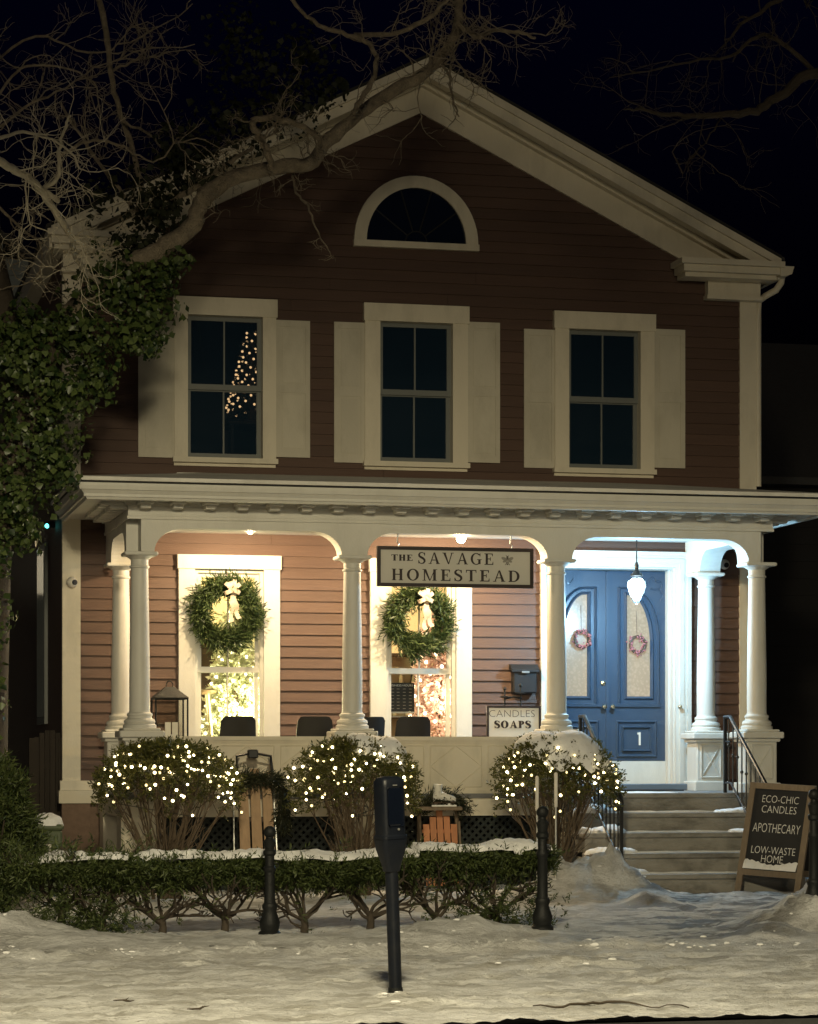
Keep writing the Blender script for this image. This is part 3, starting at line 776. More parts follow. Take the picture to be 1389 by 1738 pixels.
# shop furniture glimpsed through the glass
def cabinet(px0, px1, py0, Y, m, label, shelves=0):
    x0, x1 = PX(px0, Y), PX(px1, Y); z1 = PZ((px0 + px1) / 2, py0, Y)
    t = thing('display_cabinet', label, 'cabinet', ((x0 + x1) / 2, Y, ZF))
    if shelves:
        for a, c_ in ((x0, x0 + .04), (x1 - .04, x1)):
            b = MB(); b.box(a, c_, Y, Y + .35, ZF, z1); b.build('upright', m, t)
        for k in range(shelves):
            zz = ZF + .1 + (z1 - ZF - .14) * k / (shelves - 1); b = MB(); b.box(x0 + .04, x1 - .04, Y, Y + .35, zz, zz + .035); b.build('shelf', m, t)
        b = MB(); b.box(x0 + .04, x1 - .04, Y + .34, Y + .35, ZF, z1 - .01); b.build('back_panel', 'plaster', t)
    else:
        b = MB(); b.bbox(x0, x1, Y, Y + .4, ZF + .08, z1); b.build('carcass', m, t)
        b = MB(); b.box(x0 - .02, x1 + .02, Y - .02, Y + .42, z1, z1 + .03); b.build('top', m, t)
        b = MB(); b.box(x0 + .03, x1 - .03, Y + .03, Y + .37, ZF, ZF + .08); b.build('plinth', m, t)
    return t, x0, x1, z1
cabinet(318, 366, 1090, D + 1.6, 'wood_dark', 'tall dark cabinet inside the shop beside the greenish tree')
t, cx0, cx1, cz1 = cabinet(640, 712, 1108, D + 1.9, 'wood_dark', 'dark open shelf unit in the shop left of the pink tree', 5)
for k in range(7):
    xx = cx0 + .1 + .09 * k; zz = ZF + .1 + (cz1 - ZF - .14) * (3 if k % 2 else 2) / 4 + .035
    b = MB(); b.lathe([(.03, 0), (.035, .03), (.033, .10), (.018, .13), (.018, .16), (.002, .162)], xx, D + 2.05, 10, zz)
    tag(b.build('glass_bottle', 'shop_pale', None, True), 'small pale bottle standing on the shop shelf unit', 'bottle', 'bottles on the shop shelves')
# stool by the window
st = thing('wooden_stool', 'round wooden stool with splayed pale legs behind the shop glass', 'stool', P(342, 1300, D + .6)); so = P(342, 1172, D + .6); st.location.z = ZF; st['_w'] = tuple(st.location)
b = MB(); b.lathe([(.10, 0), (.19, .02), (.19, .05), (.14, .065)], so.x, so.y, 18, so.z - .05); b.build('seat', 'shop_wood', st, True)
for a in (45, 135, 225, 315):
    c_, s_ = math.cos(R(a)), math.sin(R(a)); b = MB(); b.tube([(so.x + .10 * c_, so.y + .10 * s_, so.z - .03), (so.x + .24 * c_, so.y + .24 * s_, ZF)], .02, 8); b.build('leg', 'shop_pale', st, True)

# ------------------------------------------------------------------ foliage helpers
def orient(n_, spread_dir=None, bias=0.0):
    v = rng.normal(size=(n_, 3))
    if spread_dir is not None: v = v * (1 - bias) + spread_dir * bias * 1.6
    return v / np.linalg.norm(v, axis=1, keepdims=True)
def blades(C, Dr, L, Wd, nrm=None):
    """thin diamond blades: base C, direction Dr, length L, width Wd -> V,F(quads)"""
    n_ = len(C)
    if nrm is None: nrm = orient(n_)
    S = np.cross(Dr, nrm); S /= np.linalg.norm(S, axis=1, keepdims=True) + 1e-9
    L = np.broadcast_to(L, (n_,))[:, None]; Wd = np.broadcast_to(Wd, (n_,))[:, None]
    N2 = np.cross(S, Dr)
    V = np.stack([C, C + Dr * L * .45 + S * Wd * .5 + N2 * Wd * .15, C + Dr * L, C + Dr * L * .45 - S * Wd * .5 + N2 * Wd * .15], 1).reshape(-1, 3)
    Fq = np.arange(4 * n_).reshape(-1, 4)
    return V, Fq
def leaves5(C, Dr, N, L):
    """ivy-like pointed leaf folded along its midrib: 2 quads sharing the midrib"""
    n_ = len(C); S = np.cross(Dr, N); S /= np.linalg.norm(S, axis=1, keepdims=True) + 1e-9
    N = np.cross(S, Dr); L = np.broadcast_to(L, (n_,))[:, None]
    a = C; t = C + Dr * L; l1 = C + Dr * L * .30 + S * L * .52 + N * L * .16; r1 = C + Dr * L * .30 - S * L * .52 + N * L * .16
    V = np.stack([a, l1, t, r1], 1).reshape(-1, 3); i = np.arange(n_) * 4
    Fq = np.concatenate([np.stack([i, i + 1, i + 2], 1), np.stack([i, i + 2, i + 3], 1)])
    return V, Fq
def sprays(C, Dr, L, Wd, k=7):
    """each spray: k short blades set along a twig direction"""
    n_ = len(C); Cs = []; Ds = []
    S = np.cross(Dr, orient(n_)); S /= np.linalg.norm(S, axis=1, keepdims=True) + 1e-9
    for j in range(k):
        f = j / k; sg = 1 if j % 2 else -1
        Cs.append(C + Dr * (L * f)[:, None] if hasattr(L, '__len__') else C + Dr * L * f)
        d = Dr * .8 + S * sg * .75 + rng.normal(size=(n_, 3)) * .22; Ds.append(d / np.linalg.norm(d, axis=1, keepdims=True))
    Cs = np.concatenate(Cs); Ds = np.concatenate(Ds)
    LL = np.tile(np.broadcast_to(L, (n_,)), k) * .55
    return blades(Cs, Ds, LL, Wd)

# ------------------------------------------------------------------ porch
porch = thing('front_porch', 'cream porch with four arched bays, round columns and a panelled parapet', 'porch', ((PX(237, YC) + PX(1285, YC)) / 2, YC, 0))
CXS = [PX(237, YC), PX(598, YC), PX(945, YC), PX(1285, YC)]
ZP = 1.88; ZCAP = PZ(598, 944, YC); ZARCH = PZ(598, 905, YC); ZBT = ZARCH + .20
def pedestal(cx, cy):
    h = .19
    b = MB(); b.bbox(cx - h, cx + h, cy - h, cy + h, ZF - .02, ZP - .10); p = b.build('pedestal', 'white', porch)
    b = MB(); b.bbox(cx - h - .04, cx + h + .04, cy - h - .04, cy + h + .04, ZF - .01, ZF + .12); b.build('plinth', 'white', p)
    b = MB(); b.bbox(cx - h - .035, cx + h + .035, cy - h - .035, cy + h + .035, ZP - .13, ZP - .09); b.bbox(cx - h - .07, cx + h + .07, cy - h - .07, cy + h + .07, ZP - .088, ZP - .01); b.bbox(cx - h - .03, cx + h + .03, cy - h - .03, cy + h + .03, ZP - .009, ZP + .02); b.build('cap', 'white', p)
    b = MB(); q = .13; z0, z1 = ZF + .17, ZP - .17; y = cy - h - .006
    for (a, c_) in (((cx - q, z0), (cx + q, z1)), ((cx - q, z1), (cx + q, z0))): b.tube([(a[0], y, a[1]), (c_[0], y, c_[1])], .007, 4)
    for (a, c_) in (((cx - q, z0), (cx + q, z0)), ((cx + q, z0), (cx + q, z1)), ((cx + q, z1), (cx - q, z1)), ((cx - q, z1), (cx - q, z0))): b.tube([(a[0], y, a[1]), (c_[0], y, c_[1])], .012, 4)
    b.build('cross_moulding', 'white', p)
def column(cx, cy, s=1.0):
    z0 = ZP + .02; H = ZCAP - z0
    b = MB(); b.lathe([(.120 * (1 - .16 * max(0, t - .3) / .7 if t > .3 else 1), .20 + (H - .38) * t) for t in np.linspace(0, 1, 10)], cx, cy, 24, z0); c = b.build('column', 'white', porch, True)
    b = MB(); b.lathe([(.195, 0), (.195, .035), (.175, .05), (.185, .075), (.175, .10), (.145, .115), (.14, .135), (.150, .15), (.148, .17), (.125, .185), (.121, .205)], cx, cy, 28, z0); b.build('base', 'white', c, True)
    b = MB(); b.lathe([(.100, H - .19), (.116, H - .175), (.116, H - .16), (.102, H - .15), (.103, H - .085), (.125, H - .07), (.16, H - .045), (.165, H - .04)], cx, cy, 24, z0); b.build('necking', 'white', c, True)
    b = MB(); b.bbox(cx - .195, cx + .195, cy - .195, cy + .195, ZCAP - .042, ZCAP); b.build('abacus', 'white', c)
for cx in CXS: pedestal(cx, YC); column(cx, YC)
for cx in (CXS[0], CXS[3]): pedestal(cx, YB); column(cx, YB)

# beams with rounded bay heads
def arch_outline(u0, u1, zs, zt_, ztop, rx, n=9):
    """closed polygon (u,z): spandrels + beam between two column centres"""
    h = .155
    pts = [(u0, ztop), (u0, zs), (u0 + h, zs)]
    for k in range(1, n + 1):
        a = math.pi / 2 * k / n; pts.append((u0 + h + rx * (1 - math.cos(a)), zs + (zt_ - zs) * math.sin(a)))
    for k in range(n, -1, -1):
        a = math.pi / 2 * k / n; pts.append((u1 - h - rx * (1 - math.cos(a)), zs + (zt_ - zs) * math.sin(a)))
    pts += [(u1, zs), (u1, ztop)]
    return pts
def prism_tri(b, pts, lo, hi, ax):
    """robust extrusion of the arch polygon as vertical strips"""
    us = sorted({round(p[0], 5) for p in pts}); top = max(p[1] for p in pts)
    low = {}
    for p in pts:
        k = round(p[0], 5)
        if p[1] < top - 1e-6: low.setdefault(k, []).append(p[1])
    ks = sorted(low)
    for i in range(len(ks) - 1):
        a, c_ = ks[i], ks[i + 1]
        za = max(low[a]) if i > 0 and len(low[a]) > 1 and i >= len(ks) // 2 else low[a][-1]; zc = low[c_][0]
        za = low[a][0]
        q = [(a, za), (c_, zc), (c_, top), (a, top)]
        (b.prism_y if ax == 'x' else b.prism_x)(q, lo, hi)
for i in range(3):
    b = MB(); o = arch_outline(CXS[i], CXS[i + 1], ZCAP, ZARCH, ZBT, .34); prism_tri(b, o, YC - .14, YC + .14, 'x'); b.build('arched_beam', 'white', porch)
for cx in (CXS[0], CXS[3]):
    b = MB(); o = arch_outline(YC + .142, YB, ZCAP, ZARCH, ZBT, .30); prism_tri(b, o, cx - .139, cx + .139, 'y')
    b.box(cx - .138, cx + .138, YB, D - .03, ZCAP, ZBT); b.build('arched_beam', 'white', porch)
EX0, EX1 = CXS[0] - .14, CXS[3] + .14; EY = YC - .14
YE = 29.22; OV = EY - YE                                     # eave overhang
# bead moulding on the beam, frieze, soffit, crown, roof
def wrap(name, m, out0, out1, z0, z1, y_back=D - .03):
    """band running round the front and both ends, projecting from out0 to out1 beyond the beam"""
    b = MB(); b.box(EX0 - out1, EX1 + out1, EY - out1, EY - out0, z0, z1)
    b.box(EX0 - out1, EX0 - out0, EY - out0, y_back, z0, z1); b.box(EX1 + out0, EX1 + out1, EY - out0, y_back, z0, z1)
    return b.build(name, m, porch)
wrap('bead_moulding', 'white', -.001, .022, ZBT - .095, ZBT - .06)
wrap('frieze', 'white', -.05, .012, ZBT - .058, ZBT + .10)
wrap('bed_moulding', 'white', .012, .05, ZBT + .055, ZBT + .10)
ZS = ZBT + .10
wrap('soffit', 'white', -.02, OV - .06, ZS, ZS + .03)
def crown():
    b = MB(); prof = [(OV - .14, ZS - .03), (OV - .10, ZS - .03), (OV - .085, ZS + .0), (OV - .03, ZS + .07), (OV - .01, ZS + .075), (OV, ZS + .12), (OV, ZS + .15), (OV - .14, ZS + .15)]
    n = len(prof); path = []
    vs_ = []
    for o, z in prof: vs_.append((EX0 - o, D - .03, z))
    for o, z in prof: vs_.append((EX0 - o, EY - o, z))
    for o, z in prof: vs_.append((EX1 + o, EY - o, z))
    for o, z in prof: vs_.append((EX1 + o, D - .03, z))
    fs_ = [(k * n + i, k * n + (i + 1) % n, (k + 1) * n + (i + 1) % n, (k + 1) * n + i) for k in range(3) for i in range(n)]
    fs_ += [tuple(range(n)), tuple(range(4 * n - 1, 3 * n - 1, -1))]
    b.add(vs_, fs_); b.build('crown_moulding', 'white', porch)
crown()
nm = 21
mo = MB(); mo.bbox(-.062, .062, -.21, 0, -.082, 0, .008); mo.bbox(-.088, .088, -.31, 0, -.036, .0, .006)
first = None
def modillion(x, y, rz):
    global first
    if first is None:
        first = mo.build('modillion', 'white', porch, local=True); o = first
    else:
        o = first.copy(); col.objects.link(o)
    w_ = Vector(porch['_w']); o.location = Vector((x, y, ZS - .002)) - w_; o.rotation_euler = (0, 0, rz)
for k in range(nm):
    modillion(EX0 - .02 + (EX1 - EX0 + .04) * (k + .5) / nm, EY - .012, 0)
for k in range(7):
    modillion(EX0 - .012, EY + .1 + k * .28, -math.pi / 2)
    modillion(EX1 + .012, EY + .1 + k * .28, math.pi / 2)
b = MB(); b.box(EX0 - OV - .01, EX1 + OV + .01, YE - .012, D - .03, ZS + .151, ZS + .172); b.build('drip_edge', 'black_edge', porch)
# low hipped roof
b = MB(); zr0, zr1 = ZS + .195, PZ(700, 812, D)
xa, xb, ya = EX0 - OV - .04, EX1 + OV + .04, YE - .04
zh = ZS + .172
lo_ = [(xa, D, zh), (xa, ya, zh), (xb, ya, zh), (xb, D, zh)]; md = [(x, y, zr0 + .02) for x, y, _ in lo_]
hi_ = [(xa + 1.3, D, zr1), (xa + 1.9, D - .06, zr1), (xb - 1.9, D - .06, zr1), (xb - 1.3, D, zr1)]
b.add(lo_ + md + hi_, [(0, 1, 5, 4), (1, 2, 6, 5), (2, 3, 7, 6), (4, 5, 9, 8), (5, 6, 10, 9), (6, 7, 11, 10), (8, 9, 10, 11), (0, 3, 2, 1)])
b.build('roof', 'porch_roofing', porch)
b = MB(); b.box(EX0 + .02, EX1 - .02, EY + .02, D - .03, ZARCH + .16, ZARCH + .185); b.build('ceiling', 'white', porch)
# floor, edge, skirt
XS0, XS1 = CXS[2] + .1, CXS[3] - .1
b = MB(); b.box(EX0 - .12, EX1 + .12, YC - .27, D - .03, ZF - .05, ZF); b.build('floor', 'floor_boards', porch)
b = MB(); b.box(EX0 - .10, EX1 + .10, YC - .24, YC - .20, ZF - .26, ZF - .052); b.box(EX0 - .10, EX0 - .06, YC - .2, D - .03, ZF - .26, ZF - .052); b.build('skirt_board', 'cream', porch)
b = MB(); b.box(EX0 + .3, EX1 - .3, YC + .3, YC + .36, 0.0, ZF - .06); b.build('understorey_shade', 'dark_void', porch)  # dark sheet painting the shade of the hollow behind the lattice
for cx in CXS:
    b = MB(); b.box(cx - .24, cx + .24, YC - .225, YC + .2, 0, ZF - .262); b.build('base_pier', 'cream', porch)
b = MB(); b.box(CXS[0] - .24, CXS[0] + .1, YB - .2, YB + .2, 0, ZF - .262); b.build('base_pier', 'cream', porch)
def lattice(x0, x1, z0, z1, y):
    b = MB(); h = z1 - z0; w = .024; st_ = .095
    for s in (1, -1):
        k = x0 - h
        while k < x1 + h:
            a0, a1 = (k, k + h) if s > 0 else (k + h, k)
            # clip to x0..x1
            t0, t1 = 0.0, 1.0; d = a1 - a0
            for lim_, lo in ((x0, True), (x1, False)):
                tt = (lim_ - a0) / d
                if (d > 0) == lo: t0 = max(t0, tt)
                else: t1 = min(t1, tt)
            if t1 - t0 > .02:
                p0 = (a0 + d * t0, z0 + h * t0); p1 = (a0 + d * t1, z0 + h * t1); yy = y + (.0 if s > 0 else .009)
                b.prism_y([(p0[0] - w, p0[1]), (p0[0] + w, p0[1]), (p1[0] + w, p1[1]), (p1[0] - w, p1[1])], yy, yy + .007)
            k += st_
    b.build('lattice', 'lattice_green', porch)
for i in range(2): lattice(CXS[i] + .24, CXS[i + 1] - .24, .02, ZF - .262, YC - .16)
# parapet panels in the two left bays and the left end
def parapet(x0, x1, y, tall):
    b = MB(); b.box(x0, x1, y - .02, y + .02, ZF - .05, tall - .05); p = b.build('parapet_panel', 'cream', porch)
    b = MB(); b.box(x0, x1, y - .065, y + .065, tall - .05, tall); b.box(x0, x1, y - .04, y + .04, tall - .075, tall - .051); b.build('rail_cap', 'cream', p)
    b = MB(); b.box(x0, x1, y - .05, y - .0205, ZF - .05, ZF + .04); b.build('bottom_rail', 'cream', p)
    n_ = 3; w = (x1 - x0) / n_; z0, z1 = ZF + .08, tall - .11
    for k in range(n_):
        a, c_ = x0 + k * w + .04, x0 + (k + 1) * w - .04; xm, zm = (a + c_) / 2, (z0 + z1) / 2; yy = y - .0205
        b = MB()
        for p0, p1 in (((a, z0), (c_, z0)), ((c_, z0), (c_, z1)), ((c_, z1), (a, z1)), ((a, z1), (a, z0)), ((a, zm), (xm, z1)), ((xm, z1), (c_, zm)), ((c_, zm), (xm, z0)), ((xm, z0), (a, zm))):
            b.tube([(p0[0], yy, p0[1]), (p1[0], yy, p1[1])], .009, 4)
        b.build('diamond_moulding', 'cream', p)
ZRAIL = PZ(450, 1250, YC)
parapet(CXS[0] + .19, CXS[1] - .19, YC - .02, ZRAIL); parapet(CXS[1] + .19, CXS[2] - .19, YC - .02, ZRAIL)
b = MB(); b.box(CXS[0] - .05, CXS[0] + .03, YC + .2, YB - .2, ZF - .05, ZRAIL); b.build('end_parapet', 'cream', porch)

# ------------------------------------------------------------------ steps and railings
steps = thing('front_steps', 'five worn stone steps with snow on the treads leading to the blue doors', 'steps', ((PX(1000, 29) + PX(1270, 29)) / 2, 29.0, 0))
NR = 5; RISE = ZF / NR; TRD = .385; SX0, SX1 = PX(1003, 28.6), CXS[3] - .05
YT = YC - .275
snow_tops = []
for k in range(NR):
    zt_ = ZF - k * RISE - .002; y0 = YT - k * TRD - .045; y1 = YT - (k - 1) * TRD - .03 if k else YT - .002
    b = MB(); b.box(SX0 + .03 + .004 * k, SX1 - .03 - .004 * k, y0 + .035, YT - .003, max(-.05, zt_ - RISE), zt_ - .056)
    st_ = b.build('step', 'stone_step', steps)
    b = MB(); b.bbox(SX0, SX1, y0, y1 if not k else y1 + .02, zt_ - .055, zt_, .01); b.build('tread', 'stone_step', st_)
    snow_tops.append((y0, y1, zt_))
# snow left on the treads: thin patches towards the left ends and along the risers
def snow_patch(name, cx, cy, z, rx, ry, h, seed, parent=None, nx=26, ny=18, edge=.25, drop=0.0, m='snow'):
    V = []; Fq = []
    for j in range(ny + 1):
        for i in range(nx + 1):
            u, v = -1 + 2 * i / nx, -1 + 2 * j / ny
            # square to disc
            x = u * math.sqrt(max(0, 1 - v * v / 2)); y = v * math.sqrt(max(0, 1 - u * u / 2))
            r = math.hypot(x, y); a = math.atan2(y, x)
            k = 1 + edge * noise.noise(Vector((math.cos(a) * 1.6 + seed, math.sin(a) * 1.6, seed))) + edge * .5 * noise.noise(Vector((math.cos(a) * 5 + seed, math.sin(a) * 5, seed)))
            X_, Y_ = cx + x * rx * k, cy + y * ry * k
            dome = math.sqrt(max(0, 1 - r ** 3.0)) if r < 1 else 0
            zz = z + h * dome * (1 + .45 * fbm(X_ * 3.5, Y_ * 3.5, seed) + .22 * fbm(X_ * 10, Y_ * 10, seed)) - drop * r ** 4
            V.append((X_, Y_, zz if r < .999 else z - .01 - drop))
    for j in range(ny):
        for i in range(nx):
            a = j * (nx + 1) + i; Fq.append((a, a + 1, a + nx + 2, a + nx + 1))
    return mesh_np(name, np.array(V), np.array(Fq), m, parent, True)
for k, (y0, y1, z) in enumerate(snow_tops[1:], 1):
    yc = (y0 + y1) / 2
    snow_patch('snow_patch', SX0 + .30, yc, z - .005, .30, .17, .10 - .01 * k, 3.1 * k, steps)
    snow_patch('snow_patch', SX0 + 1.2, y1 - .06, z - .004, .75, .07, .022, 5.7 * k, steps, edge=.5)
    if k < 3: snow_patch('snow_patch', SX1 - .35, yc + .02, z - .004, .30, .15, .045, 9.3 * k, steps)
snow_patch('snow_patch', SX0 + .9, YT - .02 + .30, ZF - .004, .6, .22, .02, 2.2, porch, edge=.5)
b = MB(); b.box(dx0 + .1, dx1 - .2, D - .95, D - .45, ZF + .001, ZF + .018); tag(b.build('doormat', 'chalkboard'), 'dark doormat lying before the blue double doors', 'doormat')

def railing(x, label):
    t = thing('stair_railing', label, 'railing', (x, YT, 0), 'wrought iron railings beside the steps')
    ya, yb = YT - .02, YT - 4 * TRD + .12; za, zb = ZF, RISE
    HR = .90
    def line(y): return za + (zb - za) * (y - ya) / (yb - ya)
    top = [(x, ya + .22, za + HR + .02), (x, ya + .02, za + HR + .02), (x, ya - .08, line(ya - .08) + HR), (x, yb, line(yb) + HR - .02), (x, yb - .05, line(yb) + HR - .10)]
    b = MB(); b.tube(top, .023, 8); b.build('handrail', 'black_metal', t, True)
    b = MB(); b.tube([(x, ya + .2, za + .12), (x, ya, za + .12), (x, yb, line(yb) + .12)], .013, 6); b.build('bottom_rail', 'black_metal', t, True)
    b = MB(); b.tube([(x, ya + .2, za + .62), (x, ya, za + .62)], .012, 6); b.build('upper_rail', 'black_metal', t, True)
    for y, z0, z1 in ((ya + .2, ZF - .01, za + HR), (yb - .02, RISE - .02, line(yb) + HR - .05)):
        b = MB(); b.box(x - .018, x + .018, y - .018, y + .018, z0, z1); b.build('post', 'black_metal', t)
    for k in range(10):
        f = (k + .3) / 10; y = ya + .12 + (yb - ya - .12) * f
        zz = line(min(y, ya)); b = MB(); b.tube([(x, y, zz + .11), (x, y, zz + HR - .01)], .009, 6); b.ball((x, y, zz + (.5 if k % 2 else .58)), .022, 8, 6); b.build('baluster', 'black_metal', t, True)
railing(PX(986, YT) + .05, 'black iron stair railing rising behind the bush with the thick snow cap')
railing(PX(1240, YT) + .0, 'black iron stair railing between the steps and the chalkboard sign')

# ------------------------------------------------------------------ lamps on the porch
def porch_globe(px, py, label, m, energy, Y=31.0, color=(1, .74, .42), r=.055, drop=.05):
    q = P(px, py, Y); zc = ZARCH + .16
    t = thing('porch_ceiling_light', label, 'lamp', (q.x, q.y, zc))
    b = MB(); b.lathe([(.07, 0), (.085, -.012), (.075, -.04), (.045, -.05)], q.x, q.y, 18, zc); b.build('base', 'brass', t, True)
    b = MB(); b.ball((q.x, q.y, zc - drop - r), r, 16, 10); b.build('bulb', m, t, True)
    lamp('porch_light', (q.x, q.y, zc - drop - 2 * r - .04), energy, color, .05, t)
porch_globe(783, 913, 'bright bare bulb on the porch ceiling above the hanging sign', 'lamp_warm', 320, r=.06)
porch_globe(425, 908, 'round porch ceiling light above the window with the greenish tree', 'lamp_dim', 235, r=.042, drop=.022)
q = P(1081, 1000, 31.0); zc = ZARCH + .16
t = thing('pendant_lantern', 'glowing glass pendant lantern hanging in front of the blue doors', 'lantern', (q.x, q.y, zc))
b = MB(); b.lathe([(.06, 0), (.06, -.02), (.015, -.05)], q.x, q.y, 14, zc); b.build('ceiling_rose', 'black_metal', t, True)
b = MB(); b.tube([(q.x, q.y, zc - .03), (q.x, q.y, q.z + .25)], .008, 6); b.lathe([(.012, .36), (.03, .32), (.022, .27), (.035, .25), (.075, .20), (.08, .185), (.02, .18)], q.x, q.y, 14, q.z - .02); b.build('stem', 'black_metal', t, True)
b = MB(); b.lathe([(.068, .145), (.105, .11), (.114, .05), (.09, -.04), (.058, -.11), (.045, -.13), (.002, -.135)], q.x, q.y, 18, q.z - .01); b.build('glass_bell', 'lamp_cool', t, True)
b = MB()
for k in range(6):
    a = R(60 * k + 15); b.tube([(q.x + r_ * math.cos(a), q.y + r_ * math.sin(a), q.z - .01 + z_) for r_, z_ in ((.072, .15), (.109, .11), (.119, .05), (.094, -.04), (.062, -.11), (.03, -.16))], .006, 5)
b.ball((q.x, q.y, q.z - .17), .018, 8, 6); b.build('cage', 'black_metal', t, True)
lamp('lantern_light', (q.x, q.y - .02, q.z - .27), 250, (.36, .70, 1.0), .05, t)

# ------------------------------------------------------------------ lettering
def ell(cx, cy, rx, ry, a0, a1, n=18):
    return [(cx + rx * math.cos(R(a0 + (a1 - a0) * k / n)), cy + ry * math.sin(R(a0 + (a1 - a0) * k / n))) for k in range(n + 1)]
def ringpoly(cx, cy, rx, ry, tx, ty, a0, a1, n=18):
    o = ell(cx, cy, rx, ry, a0, a1, n); i = ell(cx, cy, rx - tx, ry - ty, a0, a1, n)
    return [[o[k], o[k + 1], i[k + 1], i[k]] for k in range(n)]
def rc_(x0, y0, x1, y1): return [[(x0, y0), (x1, y0), (x1, y1), (x0, y1)]]
def glyph(ch, T=.16, t=.06, s=.055):
    """serif capital in a box of height 1 -> (polygons, width)"""
    def serif(x, y, w=.17): return rc_(x - w, y, x + w, y + s)
    if ch == 'T': w = .74; return rc_(w / 2 - T / 2, 0, w / 2 + T / 2, 1) + rc_(0, 1 - t, w, 1) + serif(w / 2, 0) + [[(0, 1), (0, .74), (.035, .74), (.09, 1)], [(w, 1), (w - .09, 1), (w - .035, .74), (w, .74)]], w
    if ch == 'H': w = .82; return rc_(.08, 0, .08 + T, 1) + rc_(w - .08 - T, 0, w - .08, 1) + rc_(.08, .48, w - .08, .48 + t) + sum([serif(x, y, .155) for x in (.08 + T / 2, w - .08 - T / 2) for y in (0, 1 - s)], []), w
    if ch == 'E': w = .68; return rc_(.09, 0, .09 + T, 1) + rc_(0, 0, w, t) + rc_(0, 1 - t, w - .04, 1) + rc_(.09, .48, .48, .48 + t) + [[(w, 0), (w, .27), (w - .035, .27), (w - .10, 0)], [(w - .04, 1), (w - .14, 1), (w - .075, .75), (w - .04, .75)], [(.48, .34), (.48, .68), (.45, .68), (.42, .54), (.42, .48), (.45, .34)]], w
    if ch == 'A': w = .86; return [[(.10, 0), (.10 + t, 0), (.45, .93), (.40, 1)], [(.40, 1), (.50, 1), (w - .04, 0), (w - .06 - T, 0)]] + rc_(.22, .30, .62, .30 + t) + serif(.12, 0, .12) + serif(w - .13, 0, .15), w
    if ch == 'V': w = .86; return [[(.04, 1), (.06 + T, 1), (.50, .0), (.42, 0)], [(w - .10 - t, 1), (w - .10, 1), (.50, 0), (.45, .07)]] + serif(.13, 1 - s, .15) + serif(w - .12, 1 - s, .12), w
    if ch == 'O': w = .84; return ringpoly(w / 2, .5, .42, .52, T, t, 0, 360, 36), w
    if ch == 'D': w = .80; return rc_(.07, 0, .07 + T, 1) + ringpoly(.34, .5, .44, .5, T, t, -90, 90) + rc_(0, 0, .36, t) + rc_(0, 1 - t, .36, 1), w
    if ch == 'P': w = .66; return rc_(.07, 0, .07 + T, 1) + ringpoly(.34, .735, .31, .265, T * .9, t, -90, 90) + rc_(.07, .47, .36, .47 + t) + rc_(0, 1 - t, .36, 1) + serif(.15, 0), w
    if ch == 'G': w = .86; return ringpoly(.44, .5, .43, .52, T, t, 48, 318, 30) + rc_(.60, .05, .60 + T, .42) + rc_(.50, .42, .86, .42 + s) + [[(.72, .72), (.76, .72), (.76, 1.0), (.73, 1.0), (.66, .90)]], w
    if ch == 'M': w = 1.04; return rc_(.10, 0, .10 + t, 1) + [[(.08, 1), (.08 + T, 1), (.56, .0), (.48, 0)], [(.50, 0), (.55, .0), (w - .14, 1), (w - .20, 1)]] + rc_(w - .10 - T, 0, w - .10, 1) + serif(.12, 0, .12) + serif(w - .10 - T / 2, 0, .15) + rc_(0, 1 - s, .2, 1) + rc_(w - .28, 1 - s, w, 1), w
    if ch == 'S':
        w = .60; pth = [(.53, .76), (.47, .92), (.32, .985), (.17, .94), (.09, .80), (.12, .66), (.25, .56), (.38, .48), (.50, .36), (.52, .20), (.43, .06), (.28, .015), (.13, .07), (.06, .25)]
        wd = [t, t, t, T * .7, T * .85, T, T * 1.1, T * 1.1, T, T * .85, T * .7, t, t, t]
        L_, R_ = [], []
        for k, p in enumerate(pth):
            a, c_ = pth[max(0, k - 1)], pth[min(len(pth) - 1, k + 1)]; dx, dy = c_[0] - a[0], c_[1] - a[1]; q = math.hypot(dx, dy); nx, ny = -dy / q * wd[k] / 2, dx / q * wd[k] / 2
            L_.append((p[0] + nx, p[1] + ny)); R_.append((p[0] - nx, p[1] - ny))
        return [[L_[k], R_[k], R_[k + 1], L_[k + 1]] for k in range(len(pth) - 1)] + rc_(.50, .70, .55, .98) + rc_(.04, .02, .09, .30), w
    return [], .4
def serif_word(b, word, x, z, h, y, gap=.16, T=.16, t=.06, width=None, sx=1.0):
    gl = [glyph(c, T, t) for c in word]; tot = sum(g[1] for g in gl) + gap * (len(word) - 1)
    if width: sx = width / (tot * h)
    k = 0
    for polys, w in gl:
        for pl in polys:
            d = .0002 * (k % 9); k += 1
            b.prism_y([(x + px_ * h * sx, z + py_ * h) for px_, py_ in pl], y - .003 - d, y + .002)
        x += (w + gap) * h * sx
    return x
def sans_word(word, name, m, parent, cx, z, h, y, width=None, bold=0.0, local=False):
    cu = bpy.data.curves.new('lettering', 'FONT'); cu.body = word; cu.align_x = 'CENTER'; cu.size = 1.0; cu.extrude = .0; cu.offset = bold; cu.resolution_u = 3
    o = bpy.data.objects.new('lettering', cu); col.objects.link(o); bpy.context.view_layer.update()
    dg = bpy.context.evaluated_depsgraph_get(); me = bpy.data.meshes.new_from_object(o.evaluated_get(dg)); bpy.data.objects.remove(o)
    co = np.array([v.co for v in me.vertices]); x0, x1 = co[:, 0].min(), co[:, 0].max(); y0, y1 = co[:, 1].min(), co[:, 1].max()
    sy = h / (y1 - y0); sx = (width / (x1 - x0)) if width else sy
    for v, c in zip(me.vertices, co): v.co = (cx + (c[0] - (x0 + x1) / 2) * sx, y, z + (c[1] - y0) * sy)
    me.materials.clear(); return link(name, me, m, parent, False, local)

